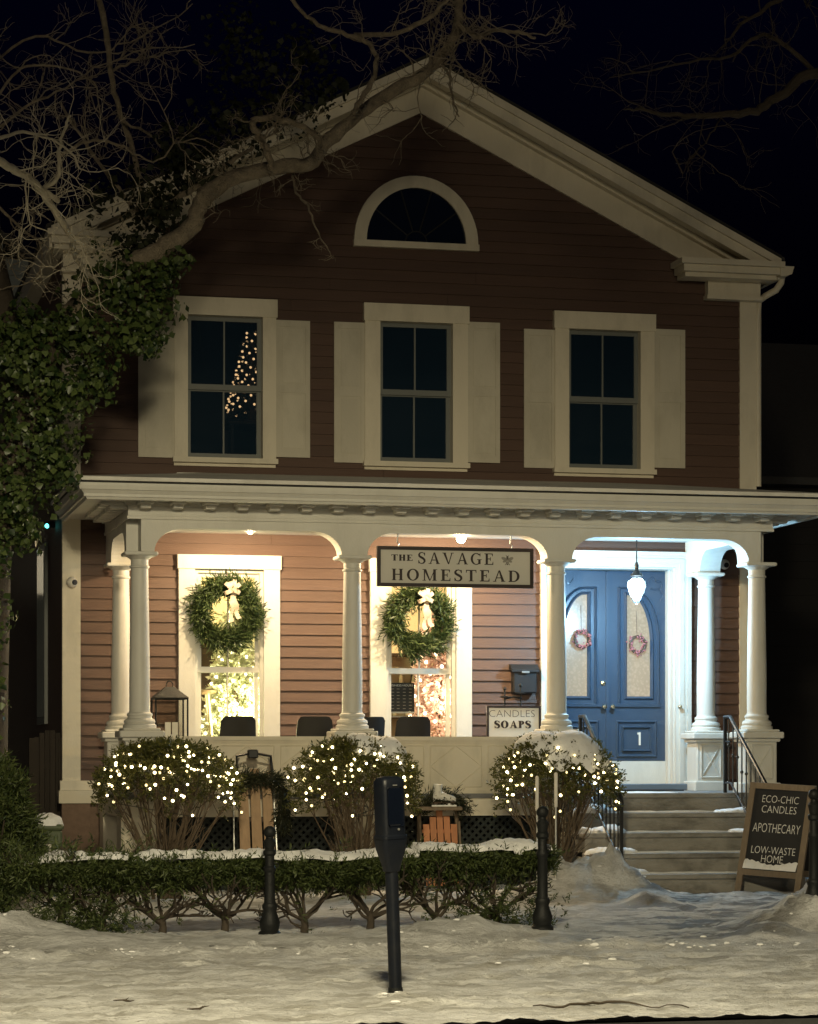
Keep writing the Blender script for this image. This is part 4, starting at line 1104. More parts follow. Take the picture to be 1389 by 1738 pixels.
# hanging sign
YS = YC - .02
sx0, sx1 = PX(640, YS), PX(905, YS); szt = PZ(772, 929, YS); szb = PZ(772, 997, YS)
sg = thing('hanging_sign', 'cream hanging sign with black frame lettered for the homestead', 'sign', ((sx0 + sx1) / 2, YS, szb))
b = MB(); b.box(sx0 + .03, sx1 - .03, YS - .014, YS + .014, szb + .03, szt - .03); b.build('board', 'sign_face', sg)
b = MB(); f = .042
for a in ((sx0, sx1, szt - f, szt), (sx0, sx1, szb, szb + f), (sx0, sx0 + f, szb + f, szt - f), (sx1 - f, sx1, szb + f, szt - f)): b.box(a[0], a[1], YS - .026, YS + .026, a[2], a[3])
b.build('frame', 'sign_ink', sg)
yl = YS - .0145
sw, sh = sx1 - sx0, szt - szb
def SXp(px): return PX(px, YS)
b = MB(); hh = sh * .155; serif_word(b, 'THE', SXp(664), szb + sh * .64, hh, yl, .10, .24, .09, width=SXp(700) - SXp(664)); b.build('lettering', 'sign_ink', sg)
b = MB(); hh = sh * .285; serif_word(b, 'SAVAGE', SXp(709), szb + sh * .575, hh, yl, .22, .17, .075, width=SXp(837) - SXp(709)); b.build('lettering', 'sign_ink', sg)
b = MB(); hh = sh * .285; serif_word(b, 'HOMESTEAD', SXp(664.5), szb + sh * .155, hh, yl, .25, .18, .08, width=SXp(882) - SXp(664.5)); b.build('lettering', 'sign_ink', sg)
# bee emblem
bx, bz = SXp(861), szb + sh * .70; u = sh * .13
b = MB(); k = 0
for sgn in (-1, 1):
    for (cx, cz, rx, rz, rot) in ((.62, .25, .62, .30, 22), (.52, -.18, .45, .24, -28)):
        pts = []
        for a in range(0, 360, 24):
            x_, z_ = rx * math.cos(R(a)), rz * math.sin(R(a)); c_, s_ = math.cos(R(rot)), math.sin(R(rot))
            pts.append((bx + sgn * u * (cx + x_ * c_ - z_ * s_), bz + u * (cz + x_ * s_ + z_ * c_)))
        for i in range(len(pts)):
            a, c2 = pts[i], pts[(i + 1) % len(pts)]; m_ = ((a[0] + c2[0]) / 2, (a[1] + c2[1]) / 2)
        k += 1; b.prism_y(pts if sgn > 0 else pts[::-1], yl - .001 - .0006 * k, yl + .002)
b.build('bee_wings', 'sign_grey', sg)
b = MB()
b.prism_y(ell(bx, bz - .22 * u, .30 * u, .72 * u, 0, 345, 23), yl - .0060, yl + .002); b.prism_y(ell(bx, bz + .58 * u, .22 * u, .20 * u, 0, 345, 15), yl - .0064, yl + .002)
for sgn in (-1, 1):
    b.prism_y([(bx, bz + .7 * u), (bx + sgn * .30 * u, bz + 1.0 * u), (bx + sgn * .34 * u, bz + .96 * u), (bx + sgn * .06 * u, bz + .66 * u)], yl - .0056, yl + .002)
    b.prism_y([(bx + sgn * .2 * u, bz - .5 * u), (bx + sgn * .52 * u, bz - .95 * u), (bx + sgn * .45 * u, bz - .98 * u), (bx + sgn * .12 * u, bz - .6 * u)], yl - .0058, yl + .002)
b.build('bee_body', 'sign_brown', sg)
b = MB()
for dz in (-.62, -.34, -.06): b.box(bx - .26 * u, bx + .26 * u, yl - .0075, yl + .001, bz + dz * u, bz + (dz + .11) * u)
b.build('bee_stripes', 'sign_face', sg)
for px_ in (676, 868):
    x = SXp(px_); b = MB(); b.tube([(x, YS, szt - .01), (x + .012, YS, szt + .03), (x - .012, YS, szt + .05), (x, YS, ZARCH + .02)], .008, 6); b.build('hook', 'steel', sg, True)

# CANDLES SOAPS sign on the porch
YQ = 31.2
kx0, kx1 = PX(826, YQ), PX(918, YQ); kzt = PZ(870, 1198, YQ); kzb = ZF
cs = thing('candles_sign', 'white black-framed sign reading candles and soaps standing on the porch', 'sign', ((kx0 + kx1) / 2, YQ, ZF))
f = .028; kb = kzt - .62
b = MB(); b.box(kx0 + f - .004, kx1 - f + .004, YQ - .008, YQ + .012, kb + f, kzt - f); b.build('board', 'sign_white', cs)
b = MB()
for a in ((kx0, kx1, kzt - f, kzt), (kx0, kx1, kb, kb + f), (kx0, kx0 + f, kb + f, kzt - f), (kx1 - f, kx1, kb + f, kzt - f)): b.box(a[0], a[1], YQ - .02, YQ + .02, a[2], a[3])
b.build('frame', 'sign_ink', cs)
for x in (kx0 + .05, kx1 - .05):
    b = MB(); b.box(x - .015, x + .015, YQ + .021, YQ + .05, ZF, kzt - .1); b.build('leg', 'black_metal', cs)
sans_word('CANDLES', 'lettering', 'sign_brown', cs, PX(869, YQ), PZ(869, 1217, YQ), PZ(869, 1205.5, YQ) - PZ(869, 1217, YQ), YQ - .0095, PX(908, YQ) - PX(830.5, YQ), -.018)
b = MB(); serif_word(b, 'SOAPS', PX(839, YQ), PZ(869, 1236, YQ), PZ(869, 1223.5, YQ) - PZ(869, 1236, YQ), YQ - .0085, .10, .27, .09, width=PX(901, YQ) - PX(839, YQ)); b.build('lettering', 'sign_ink', cs)
# scroll stand behind the sign
t = thing('scroll_stand', 'dark wrought metal scroll stand just above the candles and soaps sign', 'stand', (PX(884, 31.5), 31.5, ZF))
b = MB()
for px_, top in ((857, 1172), (884, 1166)):
    q = P(px_, top, 31.5); b.tube([(q.x, 31.5, ZF), (q.x, 31.5, q.z)], .010, 6); b.ball((q.x, 31.5, q.z + .02), .022, 8, 6); b.lathe([(.05, 0), (.07, .012), (.03, .02)], q.x, 31.5, 12, q.z - .09)
q0, q1 = P(857, 1184, 31.5), P(886, 1184, 31.5); b.tube([q0 + Vector((0, 0, -.02)), (q0 + q1) / 2 + Vector((0, 0, .01)), q1 + Vector((0, 0, -.01))], .012, 6)
b.build('scrollwork', 'iron', t, True)
# mailbox
mx0, mx1, mz0, mz1 = rect(863, 909, 1128, 1177)
t = thing('wall_mailbox', 'black wall mailbox with a hooded lid on the brown siding', 'mailbox', ((mx0 + mx1) / 2, D - .02, mz0))
b = MB(); b.bbox(mx0 + .03, mx1 - .02, D - .15, D - .018, mz0, mz1 - .06, .015); b.build('box', 'plastic_black', t)
b = MB(); b.prism_x([(D - .018, mz1), (D - .10, mz1), (D - .18, mz1 - .07), (D - .18, mz1 - .10), (D - .165, mz1 - .10), (D - .018, mz1 - .055)], mx0, mx1); b.build('lid', 'plastic_black', t)
b = MB(); b.box((mx0 + mx1) / 2 - .05, (mx0 + mx1) / 2 + .05, D - .19, D - .178, mz1 - .115, mz1 - .09); b.build('lid_pull', 'steel', t)
# business hours board in the middle window
YH = D + .10
hx0, hx1 = PX(658, YH), PX(705, YH); hz0, hz1 = PZ(680, 1208, YH), PZ(680, 1159, YH)
t = thing('hours_board', 'small black business hours board inside the window left of the pink tree', 'sign', ((hx0 + hx1) / 2, D + .14, hz0))
YH = D + .14
b = MB(); b.box(hx0, hx1, YH, YH + .01, hz0, hz1); b.build('board', 'chalkboard', t)
b = MB(); b.box(hx0, hx1, YH - .004, YH + .014, hz0 - .02, hz0 - .001); b.box(hx0, hx1, YH - .004, YH + .014, hz0 - .07, hz0 - .06); b.build('rack', 'steel', t)
sans_word('BUSINESS HOURS', 'lettering', 'chalk', t, (hx0 + hx1) / 2, hz1 - .045, .026, YH - .002, (hx1 - hx0) * .9, -.01)
b = MB()
for r_ in range(7):
    for c_, (a, e) in enumerate(((.06, .26), (.36, .46), (.58, .68), (.80, .90))):
        zz = hz1 - .075 - r_ * .042; b.box(hx0 + (hx1 - hx0) * a, hx0 + (hx1 - hx0) * e, YH - .002, YH + .001, zz - .007, zz)
b.build('hours_rows', 'sign_grey', t)

# A-frame chalkboard
ga = P(1302, 1518, 27.72)
t = thing('chalkboard_sign', 'wood-framed folding chalkboard sign listing candles and apothecary beside the steps', 'sign', (ga.x, 27.72, -.01), None, (0, R(3.0), R(-42)), True)
FW, FH, ln = .78, 1.31, R(15)
def leafpt(x, z, d):  # board local: width x, up along the leaf z, depth d (towards viewer negative)
    return (x, z * math.sin(ln) + d * math.cos(ln), z * math.cos(ln) - d * math.sin(ln) * 1.0)
def leafbox(b, x0, x1, z0, z1, d0, d1, back=False):
    ps = [leafpt(x, z, d) for z in (z0, z1) for (x, d) in ((x0, d0), (x1, d0), (x1, d1), (x0, d1))]
    if back:
        off = 2 * FH * math.sin(ln) + .03; ps = [(p[0], off - p[1], p[2]) for p in ps]
    fs_ = [(0, 3, 2, 1), (4, 5, 6, 7), (0, 1, 5, 4), (1, 2, 6, 5), (2, 3, 7, 6), (3, 0, 4, 7)]
    b.add(ps, [f[::-1] for f in fs_] if back else fs_)
w = .07
for back in (False, True):
    b = MB(); leafbox(b, -FW / 2, -FW / 2 + w, 0, FH, -.02, .02, back); b.build('frame_post', 'wood_grey', t, local=True)
    b = MB(); leafbox(b, FW / 2 - w, FW / 2, 0, FH, -.02, .02, back); b.build('frame_post', 'wood_grey', t, local=True)
    b = MB(); leafbox(b, -FW / 2 + w, FW / 2 - w, FH - w, FH - .001, -.019, .019, back); b.build('frame_rail', 'wood_grey', t, local=True)
    b = MB(); leafbox(b, -FW / 2 + w, FW / 2 - w, .22, .29, -.019, .019, back); b.build('frame_rail', 'wood_grey', t, local=True)
    b = MB(); leafbox(b, -FW / 2 + w, FW / 2 - w, .29, FH - w, -.004, .008, back); b.build('slate', 'chalkboard', t, local=True)
for txt, zz, hh, wd in (('ECO-CHIC', 1.085, .085, .44), ('CANDLES', .965, .085, .42), ('APOTHECARY', .735, .105, .57), ('LOW-WASTE', .485, .085, .53), ('HOME', .385, .085, .26)):
    o = sans_word(txt, 'lettering', 'chalk', t, 0, 0, 1.0, 0, 1.0, -.012, True)
    for v in o.data.vertices:
        v.co = leafpt(v.co[0] * wd, zz + v.co[2] * hh, -.0055)
V = []; nseg = 24
b = MB()
top = [(-.32 + .64 * k / nseg, .30 + .03 + .05 * abs(math.cos(math.pi * k / nseg)) ** 2 + .008 * math.sin(k * 2.3)) for k in range(nseg + 1)]
for k in range(nseg):
    (xa_, za_), (xb_, zb_) = top[k], top[k + 1]; ps = [leafpt(xa_, .291, -.06), leafpt(xb_, .291, -.06), leafpt(xb_, zb_, -.035), leafpt(xa_, za_, -.035), leafpt(xa_, za_ + .03, -.006), leafpt(xb_, zb_ + .03, -.006)]
    b.add(ps, [(0, 1, 2, 3), (3, 2, 5, 4)])
b.build('snow_ledge', 'snow', t, True, True)

# ------------------------------------------------------------------ cameras, lantern, chairs on the porch
def security_cam(px, py, Y, label, aim):
    q = P(px, py, Y); t = thing('security_camera', label, 'camera', (q.x, q.y, q.z))
    b = MB(); b.lathe([(.05, .0), (.055, -.02), (.04, -.05)], q.x, q.y + .08, 14, q.z, 'y'); b.build('mount', 'sign_white', t, True)
    b = MB(); b.ball((q.x, q.y, q.z), .068, 16, 12); b.build('dome', 'sign_white', t, True)
    b = MB(); d = Vector(aim).normalized()
    c_ = Vector((q.x, q.y, q.z)) + d * .048; b.tube([c_, c_ + d * .028], .034, 14); b.build('lens', 'plastic_black', t, True)
security_cam(122, 988, D - .13, 'white dome security camera on the cream corner board', (.5, -1, -.1))
security_cam(1230, 958, D - .14, 'white dome security camera under the porch roof near the rear column', (.1, -1, -.2))
# tall lantern at the left end of the porch
YL = 30.75
q0 = P(288, 1250, YL); lz1 = PZ(288, 1186, YL); lw = .19
t = thing('porch_lantern', 'tall black metal lantern with glass sides at the left end of the porch', 'lantern', (q0.x, YL, ZF + .45))
b = MB(); zb_ = ZF + .45
for sx_ in (-1, 1):
    for sy_ in (-1, 1): b.tube([(q0.x + sx_ * lw, YL + sy_ * lw, zb_), (q0.x + sx_ * lw, YL + sy_ * lw, lz1)], .011, 6)
for zz in (zb_ + .01, lz1):
    for (a, c_) in (((-1, -1), (1, -1)), ((1, -1), (1, 1)), ((1, 1), (-1, 1)), ((-1, 1), (-1, -1))): b.tube([(q0.x + a[0] * lw, YL + a[1] * lw, zz), (q0.x + c_[0] * lw, YL + c_[1] * lw, zz)], .013, 6)
b.build('frame', 'iron', t, True)
b = MB(); zt_ = PZ(288, 1166, YL); r0 = lw + .015
b.add([(q0.x - r0, YL - r0, lz1 + .01), (q0.x + r0, YL - r0, lz1 + .01), (q0.x + r0, YL + r0, lz1 + .01), (q0.x - r0, YL + r0, lz1 + .01), (q0.x - .05, YL - .05, zt_), (q0.x + .05, YL - .05, zt_), (q0.x + .05, YL + .05, zt_), (q0.x - .05, YL + .05, zt_)], [(0, 1, 5, 4), (1, 2, 6, 5), (2, 3, 7, 6), (3, 0, 4, 7), (4, 5, 6, 7)])
b.build('roof', 'iron', t)
b = MB(); b.tube([(q0.x + .04 * math.cos(R(a)), YL, zt_ + .02 + .05 * math.sin(R(a))) for a in range(-30, 211, 20)], .007, 6); b.build('ring_handle', 'iron', t, True)
for s_ in (-1, 1):
    b = MB(); b.box(q0.x - lw + .012, q0.x + lw - .012, YL + s_ * lw - .002, YL + s_ * lw + .002, zb_ + .02, lz1 - .012); b.build('pane', 'lantern_glass', t)
b = MB(); b.lathe([(.045, 0), (.045, .22), (.03, .235), (.004, .236)], q0.x, YL, 16, zb_ + .02); b.build('candle', 'sign_white', t, True)
ct = thing('lantern_crate', 'white wooden stand carrying the tall black porch lantern', 'stand', (q0.x, YL, ZF))
b = MB(); b.bbox(q0.x - .24, q0.x + .24, YL - .24, YL + .24, ZF + .40, ZF + .449); b.build('top', 'white', ct)
for sx_ in (-1, 1):
    for sy_ in (-1, 1):
        b = MB(); b.box(q0.x + sx_ * .2 - .025, q0.x + sx_ * .2 + .025, YL + sy_ * .2 - .025, YL + sy_ * .2 + .025, ZF, ZF + .40); b.build('leg', 'white', ct)
t = thing('folded_baby_gate', 'two short white pickets rising above the parapet beside the corner column', 'pickets', (PX(293, 30.25), 30.25, ZF))
for px_ in (285, 297):
    q = P(px_, 1226, 30.25); b = MB(); b.box(q.x - .032, q.x + .032, 30.23, 30.27, ZF, q.z); b.build('picket', 'white', t)
b = MB(); b.box(PX(283, 30.25), PX(299, 30.25), 30.271, 30.29, ZF + .2, ZF + .26); b.build('crossbar', 'white', t); t.name = 'white_pickets'

CH_LABELS = ['black moulded chair back seen before the window with the greenish tree', 'black moulded chair back seen against the siding between the windows', 'black moulded chair half hidden behind a column by the hanging sign', 'black moulded chair back seen before the window with the pink tree']
def chair(px, label, Y, rz, src=None):
    q = P(px, 1300, Y)
    t = thing('porch_chair', label, 'chair', (q.x, Y, ZF), 'black chairs lined up on the porch', (0, 0, rz), True)
    if src:
        for ch in src.children:
            c = ch.copy(); col.objects.link(c); c.parent = t
        return t
    # local: back faces -Y (towards the street)
    Wc = .235; zt_ = PZ(398, 1216, 30.7) - ZF
    V = []; nx, nz_ = 12, 8
    b = MB()
    def pt(i, j, d):
        u = -1 + 2 * i / nx; v = j / nz_
        hw = Wc * (1 - .12 * v); e = max(0, abs(u) - .75) / .25
        z = .46 + (zt_ - .46) * v - (.05 * e ** 2 if j == nz_ else 0)
        y = -.20 - .09 * v + .05 * u * u + d
        return (hw * u, y, z)
    for d in (0, .014):
        for j in range(nz_ + 1):
            for i in range(nx + 1): V.append(pt(i, j, d))
    s_ = (nx + 1) * (nz_ + 1); fs_ = []
    for j in range(nz_):
        for i in range(nx):
            a = j * (nx + 1) + i; fs_ += [(a, a + 1, a + nx + 2, a + nx + 1), (s_ + a, s_ + a + nx + 1, s_ + a + nx + 2, s_ + a + 1)]
    rim = [j * (nx + 1) for j in range(nz_ + 1)]; tr = [nz_ * (nx + 1) + i for i in range(nx + 1)]; rr = [j * (nx + 1) + nx for j in range(nz_ + 1)]
    for ln_ in (rim, tr, rr):
        for a, c_ in zip(ln_, ln_[1:]): fs_.append((a, c_, s_ + c_, s_ + a))
    b.add(V, fs_); b.build('backrest', 'plastic_black', t, True, True)
    b = MB(); b.bbox(-.23, .23, -.22, .24, .44, .475, .02); b.build('seat', 'plastic_black', t, False, True)
    for sx_ in (-1, 1):
        for sy_ in (-1, 1):
            b = MB(); b.tube([(sx_ * .18, sy_ * .17, .45), (sx_ * .23, sy_ * .23, 0)], .014, 8); b.build('leg', 'plastic_black', t, True, True)
    return t
c0 = chair(398, CH_LABELS[0], 30.7, R(3))
chair(531, CH_LABELS[1], 30.75, R(-4), c0); chair(612, CH_LABELS[2], 30.9, R(20), c0); chair(694, CH_LABELS[3], 30.7, R(2), c0)

# ------------------------------------------------------------------ wreaths
def wreath(px, py, Rm, label, Y=D - .14):
    c = P(px, py, Y); t = thing('evergreen_wreath', label, 'wreath', (c.x, Y, c.z - Rm))
    n_ = 1150; a = rng.uniform(0, 2 * math.pi, n_); rr = Rm * .72 + rng.normal(size=n_) * Rm * .08
    C = np.stack([c.x + rr * np.cos(a), Y + rng.uniform(-.06, .03, n_), c.z + rr * np.sin(a)], 1)
    rad = np.stack([np.cos(a), np.zeros(n_), np.sin(a)], 1); tan = np.stack([-np.sin(a), np.zeros(n_), np.cos(a)], 1)
    s = rng.uniform(-1, 1, n_)[:, None]
    Dr = tan * .75 + rad * s * .75 + rng.normal(size=(n_, 3)) * .25; Dr[:, 1] -= .22; Dr /= np.linalg.norm(Dr, axis=1, keepdims=True)
    V, Fq = sprays(C, Dr, rng.uniform(.09, .21, n_), .019, 8)
    mesh_np('greenery', V, Fq, 'fir', t)
    b = MB(); b.tube([(c.x + Rm * .72 * math.cos(R(k * 12)), Y - .01, c.z + Rm * .72 * math.sin(R(k * 12))) for k in range(31)], .05, 8); b.build('frame', 'wood_dark', t, True)
    # bow: loops and two tails
    b = MB(); bz_ = c.z + Rm * .62; bx_ = c.x + .06; by = Y - .13
    def strip(pts, w):
        n2 = len(pts); vs_ = []
        for p in pts: vs_ += [(p[0] - w[0] / 2, p[1], p[2] - w[1] / 2), (p[0] + w[0] / 2, p[1] - .004, p[2] + w[1] / 2)]
        b.add(vs_, [(2 * i, 2 * i + 1, 2 * i + 3, 2 * i + 2) for i in range(n2 - 1)])
    for ang, ln_ in ((40, .12), (140, .13), (80, .13), (110, .11), (205, .12), (-25, .10), (60, .09)):
        d = (math.cos(R(ang)), math.sin(R(ang))); pn = (-d[1], d[0]); pts = []
        for k in range(15):
            q = 2 * math.pi * k / 14; rr_ = ln_ * (1 - math.cos(q)) / 2; sd_ = .045 * math.sin(q)
            pts.append((bx_ + d[0] * rr_, by - .03 - sd_, bz_ + d[1] * rr_))
        strip(pts, (pn[0] * .05, pn[1] * .05))
    for sgn, l_ in ((-.05, .40), (.22, .36)):
        strip([(bx_ + sgn * l_ * k / 8 * .9 + .012 * math.sin(k * 1.7), by - .02 + .02 * math.sin(k * 1.3), bz_ - l_ * k / 8) for k in range(9)], (.05, .02))
    b.ball((bx_, by - .05, bz_), .03, 8, 6); b.build('bow', 'ribbon', t, True)
    b = MB(); b.tube([(c.x + .02, Y + .04, c.z + Rm * .75), (c.x + .02, Y + .10, c.z + Rm * 1.25)], .006, 6); b.build('hanger', 'wood_dark', t)
wreath(384, 1041, .46, 'large evergreen wreath with pale bow on the window showing the greenish tree')
wreath(711, 1054, .45, 'large evergreen wreath with pale bow on the window below the hanging sign')
def small_wreath(px, py, label):
    Y = YD - .06; c = P(px, py, Y); Rm = .105; t = thing('berry_wreath', label, 'wreath', (c.x, Y, c.z - .13), 'small wreaths on the blue doors')
    b = MB()
    for k in range(110):
        a = random.uniform(0, 2 * math.pi); r_ = Rm + random.gauss(0, .018); b.ball((c.x + r_ * math.cos(a), Y + random.uniform(-.03, .03), c.z + r_ * math.sin(a)), random.uniform(.009, .016), 6, 4)
    b.build('berries', 'pink_berry', t, True)
    b = MB(); b.tube([(c.x + Rm * math.cos(R(k * 15)), Y, c.z + Rm * math.sin(R(k * 15))) for k in range(25)], .02, 6); b.tube([(c.x, Y + .03, c.z + Rm), (c.x, YD + .01, c.z + .45)], .003, 4); b.build('ring', 'wood_dark', t, True)
small_wreath(989, 1085, 'small pink berry wreath on the door leaf beside the porch column')
small_wreath(1083, 1094, 'small pink berry wreath on the door leaf bearing the number one')

# ------------------------------------------------------------------ lit trees in the windows
BULB = MB().ball((0, 0, 0), 1.0, 8, 6)
def bulb_mesh(name, m, r):
    b = MB(); b.ball((0, 0, 0), r, 8, 6); me = bpy.data.meshes.new(name); me.from_pydata(b.v, [], b.f); me.update(); me.materials.append(MATS[m])
    me.polygons.foreach_set('use_smooth', np.ones(len(me.polygons), dtype=bool)); return me
def put_bulbs(name, me, pts, parent):
    for p in pts:
        o = bpy.data.objects.new(name, me); col.objects.link(o); o.parent = parent
        o.matrix_parent_inverse = Matrix.Translation(-Vector(parent.get('_w', (0, 0, 0)))); o.location = p
def lit_tree(name, label, px, py_top, Y, z0, rb, m, bulb, nb_, br, nsp=900, wd=.02):
    c = P(px, py_top, Y); H = c.z - z0
    t = thing(name, label, 'christmas tree', (c.x, Y, z0))
    b = MB(); b.lathe([(.16, 0), (.17, .03), (.05, .06), (.03, .3), (.025, H * .9)], c.x, Y, 10, z0); b.build('stand', 'wood_dark', t, True)
    f = rng.uniform(0, 1, nsp) ** .7; zz = z0 + .12 + (H - .12) * (1 - f); tier = 1 - .18 * ((f * 9) % 1); a = rng.uniform(0, 2 * math.pi, nsp); r_ = rb * f * tier * rng.uniform(.45, 1, nsp)
    C = np.stack([c.x + r_ * np.cos(a), Y + r_ * np.sin(a), zz], 1); Dr = np.stack([np.cos(a), np.sin(a), -.25 + .3 * rng.normal(size=nsp)], 1); Dr /= np.linalg.norm(Dr, axis=1, keepdims=True)
    V, Fq = sprays(C, Dr, rng.uniform(.10, .20, nsp) * min(1, rb * 2.2), wd, 7); mesh_np('branches', V, Fq, m, t)
    me = bulb_mesh('bulb', bulb, br); pts = []
    for k in range(nb_):
        f = ((k + .5) / nb_) ** .62; a = k * 2.39996 + .3; rr_ = rb * f * 1.0 + .05
        pts.append((c.x + rr_ * math.cos(a), Y + rr_ * math.sin(a), z0 + .15 + (H - .15) * (1 - f)))
    put_bulbs('bulb', me, pts, t); return t
t = lit_tree('lit_christmas_tree', 'glowing pale greenish flocked christmas tree behind the left shop window', 400, 1020, D + .85, ZF, .56, 'flocked', 'bulb_tree', 150, .022, 1500, .045)
lamp('tree_fill_lamp', (t.location.x, D + .35, ZF + 1.0), 190, (1, .93, .5), .3, t)  # unseen fill lamp added in front of the tree to brighten it
t = lit_tree('pink_christmas_tree', 'pink tinsel christmas tree with warm lights behind the middle shop window', 744, 1020, D + .8, ZF + .5, .42, 'pink_tinsel', 'bulb_tree', 95, .024, 1200, .04)
lamp('tree_fill_lamp', (t.location.x + .0, D + .35, ZF + 1.2), 80, (1, .78, .55), .3, t)  # second added fill lamp, unseen, brightens the pink tree
bs = thing('tree_stand_table', 'low table under the pink christmas tree in the shop', 'table', (t.location.x, D + .8, ZF))
b = MB(); b.bbox(t.location.x - .3, t.location.x + .3, D + .5, D + 1.1, ZF + .45, ZF + .499); b.build('top', 'shop_pale', bs)
for sx_ in (-1, 1):
    for sy_ in (-1, 1): b = MB(); b.box(t.location.x + sx_ * .25 - .02, t.location.x + sx_ * .25 + .02, D + .8 + sy_ * .25 - .02, D + .8 + sy_ * .25 + .02, ZF, ZF + .45); b.build('leg', 'shop_pale', bs)
zu = PZ(410, 720, D + .6)
t = lit_tree('upstairs_christmas_tree', 'dark christmas tree with amber lights behind the upstairs window', 428, 556, D + .6, zu, .30, 'dark_fir', 'bulb_amber', 130, .016, 420)
q = Vector(t.location); tb = thing('window_table', 'dark table holding the upstairs christmas tree', 'table', (q.x, q.y, ZC + .12))
b = MB(); b.bbox(q.x - .35, q.x + .35, q.y - .3, q.y + .3, zu - .04, zu); b.build('top', 'wood_dark', tb)
for sx_ in (-1, 1):
    for sy_ in (-1, 1): b = MB(); b.box(q.x + sx_ * .3 - .02, q.x + sx_ * .3 + .02, q.y + sy_ * .25 - .02, q.y + sy_ * .25 + .02, ZC + .12, zu - .04); b.build('leg', 'wood_dark', tb)

# ------------------------------------------------------------------ shrubs
JIT = .17
def grow(b, p, d, L, r, depth, spread=.5, up=.15, seg=4, nch=3, tips=None, shrink=.68, rs=.62, n=5):
    """recursive crooked branch"""
    pts = [Vector(p)]; d = Vector(d).normalized()
    for k in range(seg):
        d = (d + Vector((random.gauss(0, JIT), random.gauss(0, JIT), random.gauss(0, JIT) + up * .25))).normalized(); pts.append(pts[-1] + d * L / seg)
    b.tube(pts, [r * (1 - (1 - rs) * k / seg) for k in range(seg + 1)], n if depth > 1 else 4)
    if depth <= 0:
        if tips is not None: tips.append((pts[-1], d))
        return
    for k in range(nch):
        a = pts[-1] if k == 0 else pts[random.randint(max(1, seg // 2), seg)]
        nd = (d + Vector((random.gauss(0, spread), random.gauss(0, spread), random.gauss(0, spread) + up))).normalized()
        grow(b, a, nd, L * shrink * random.uniform(.75, 1.2), r * rs, depth - 1, spread, up, seg, nch, tips, shrink, rs, n)

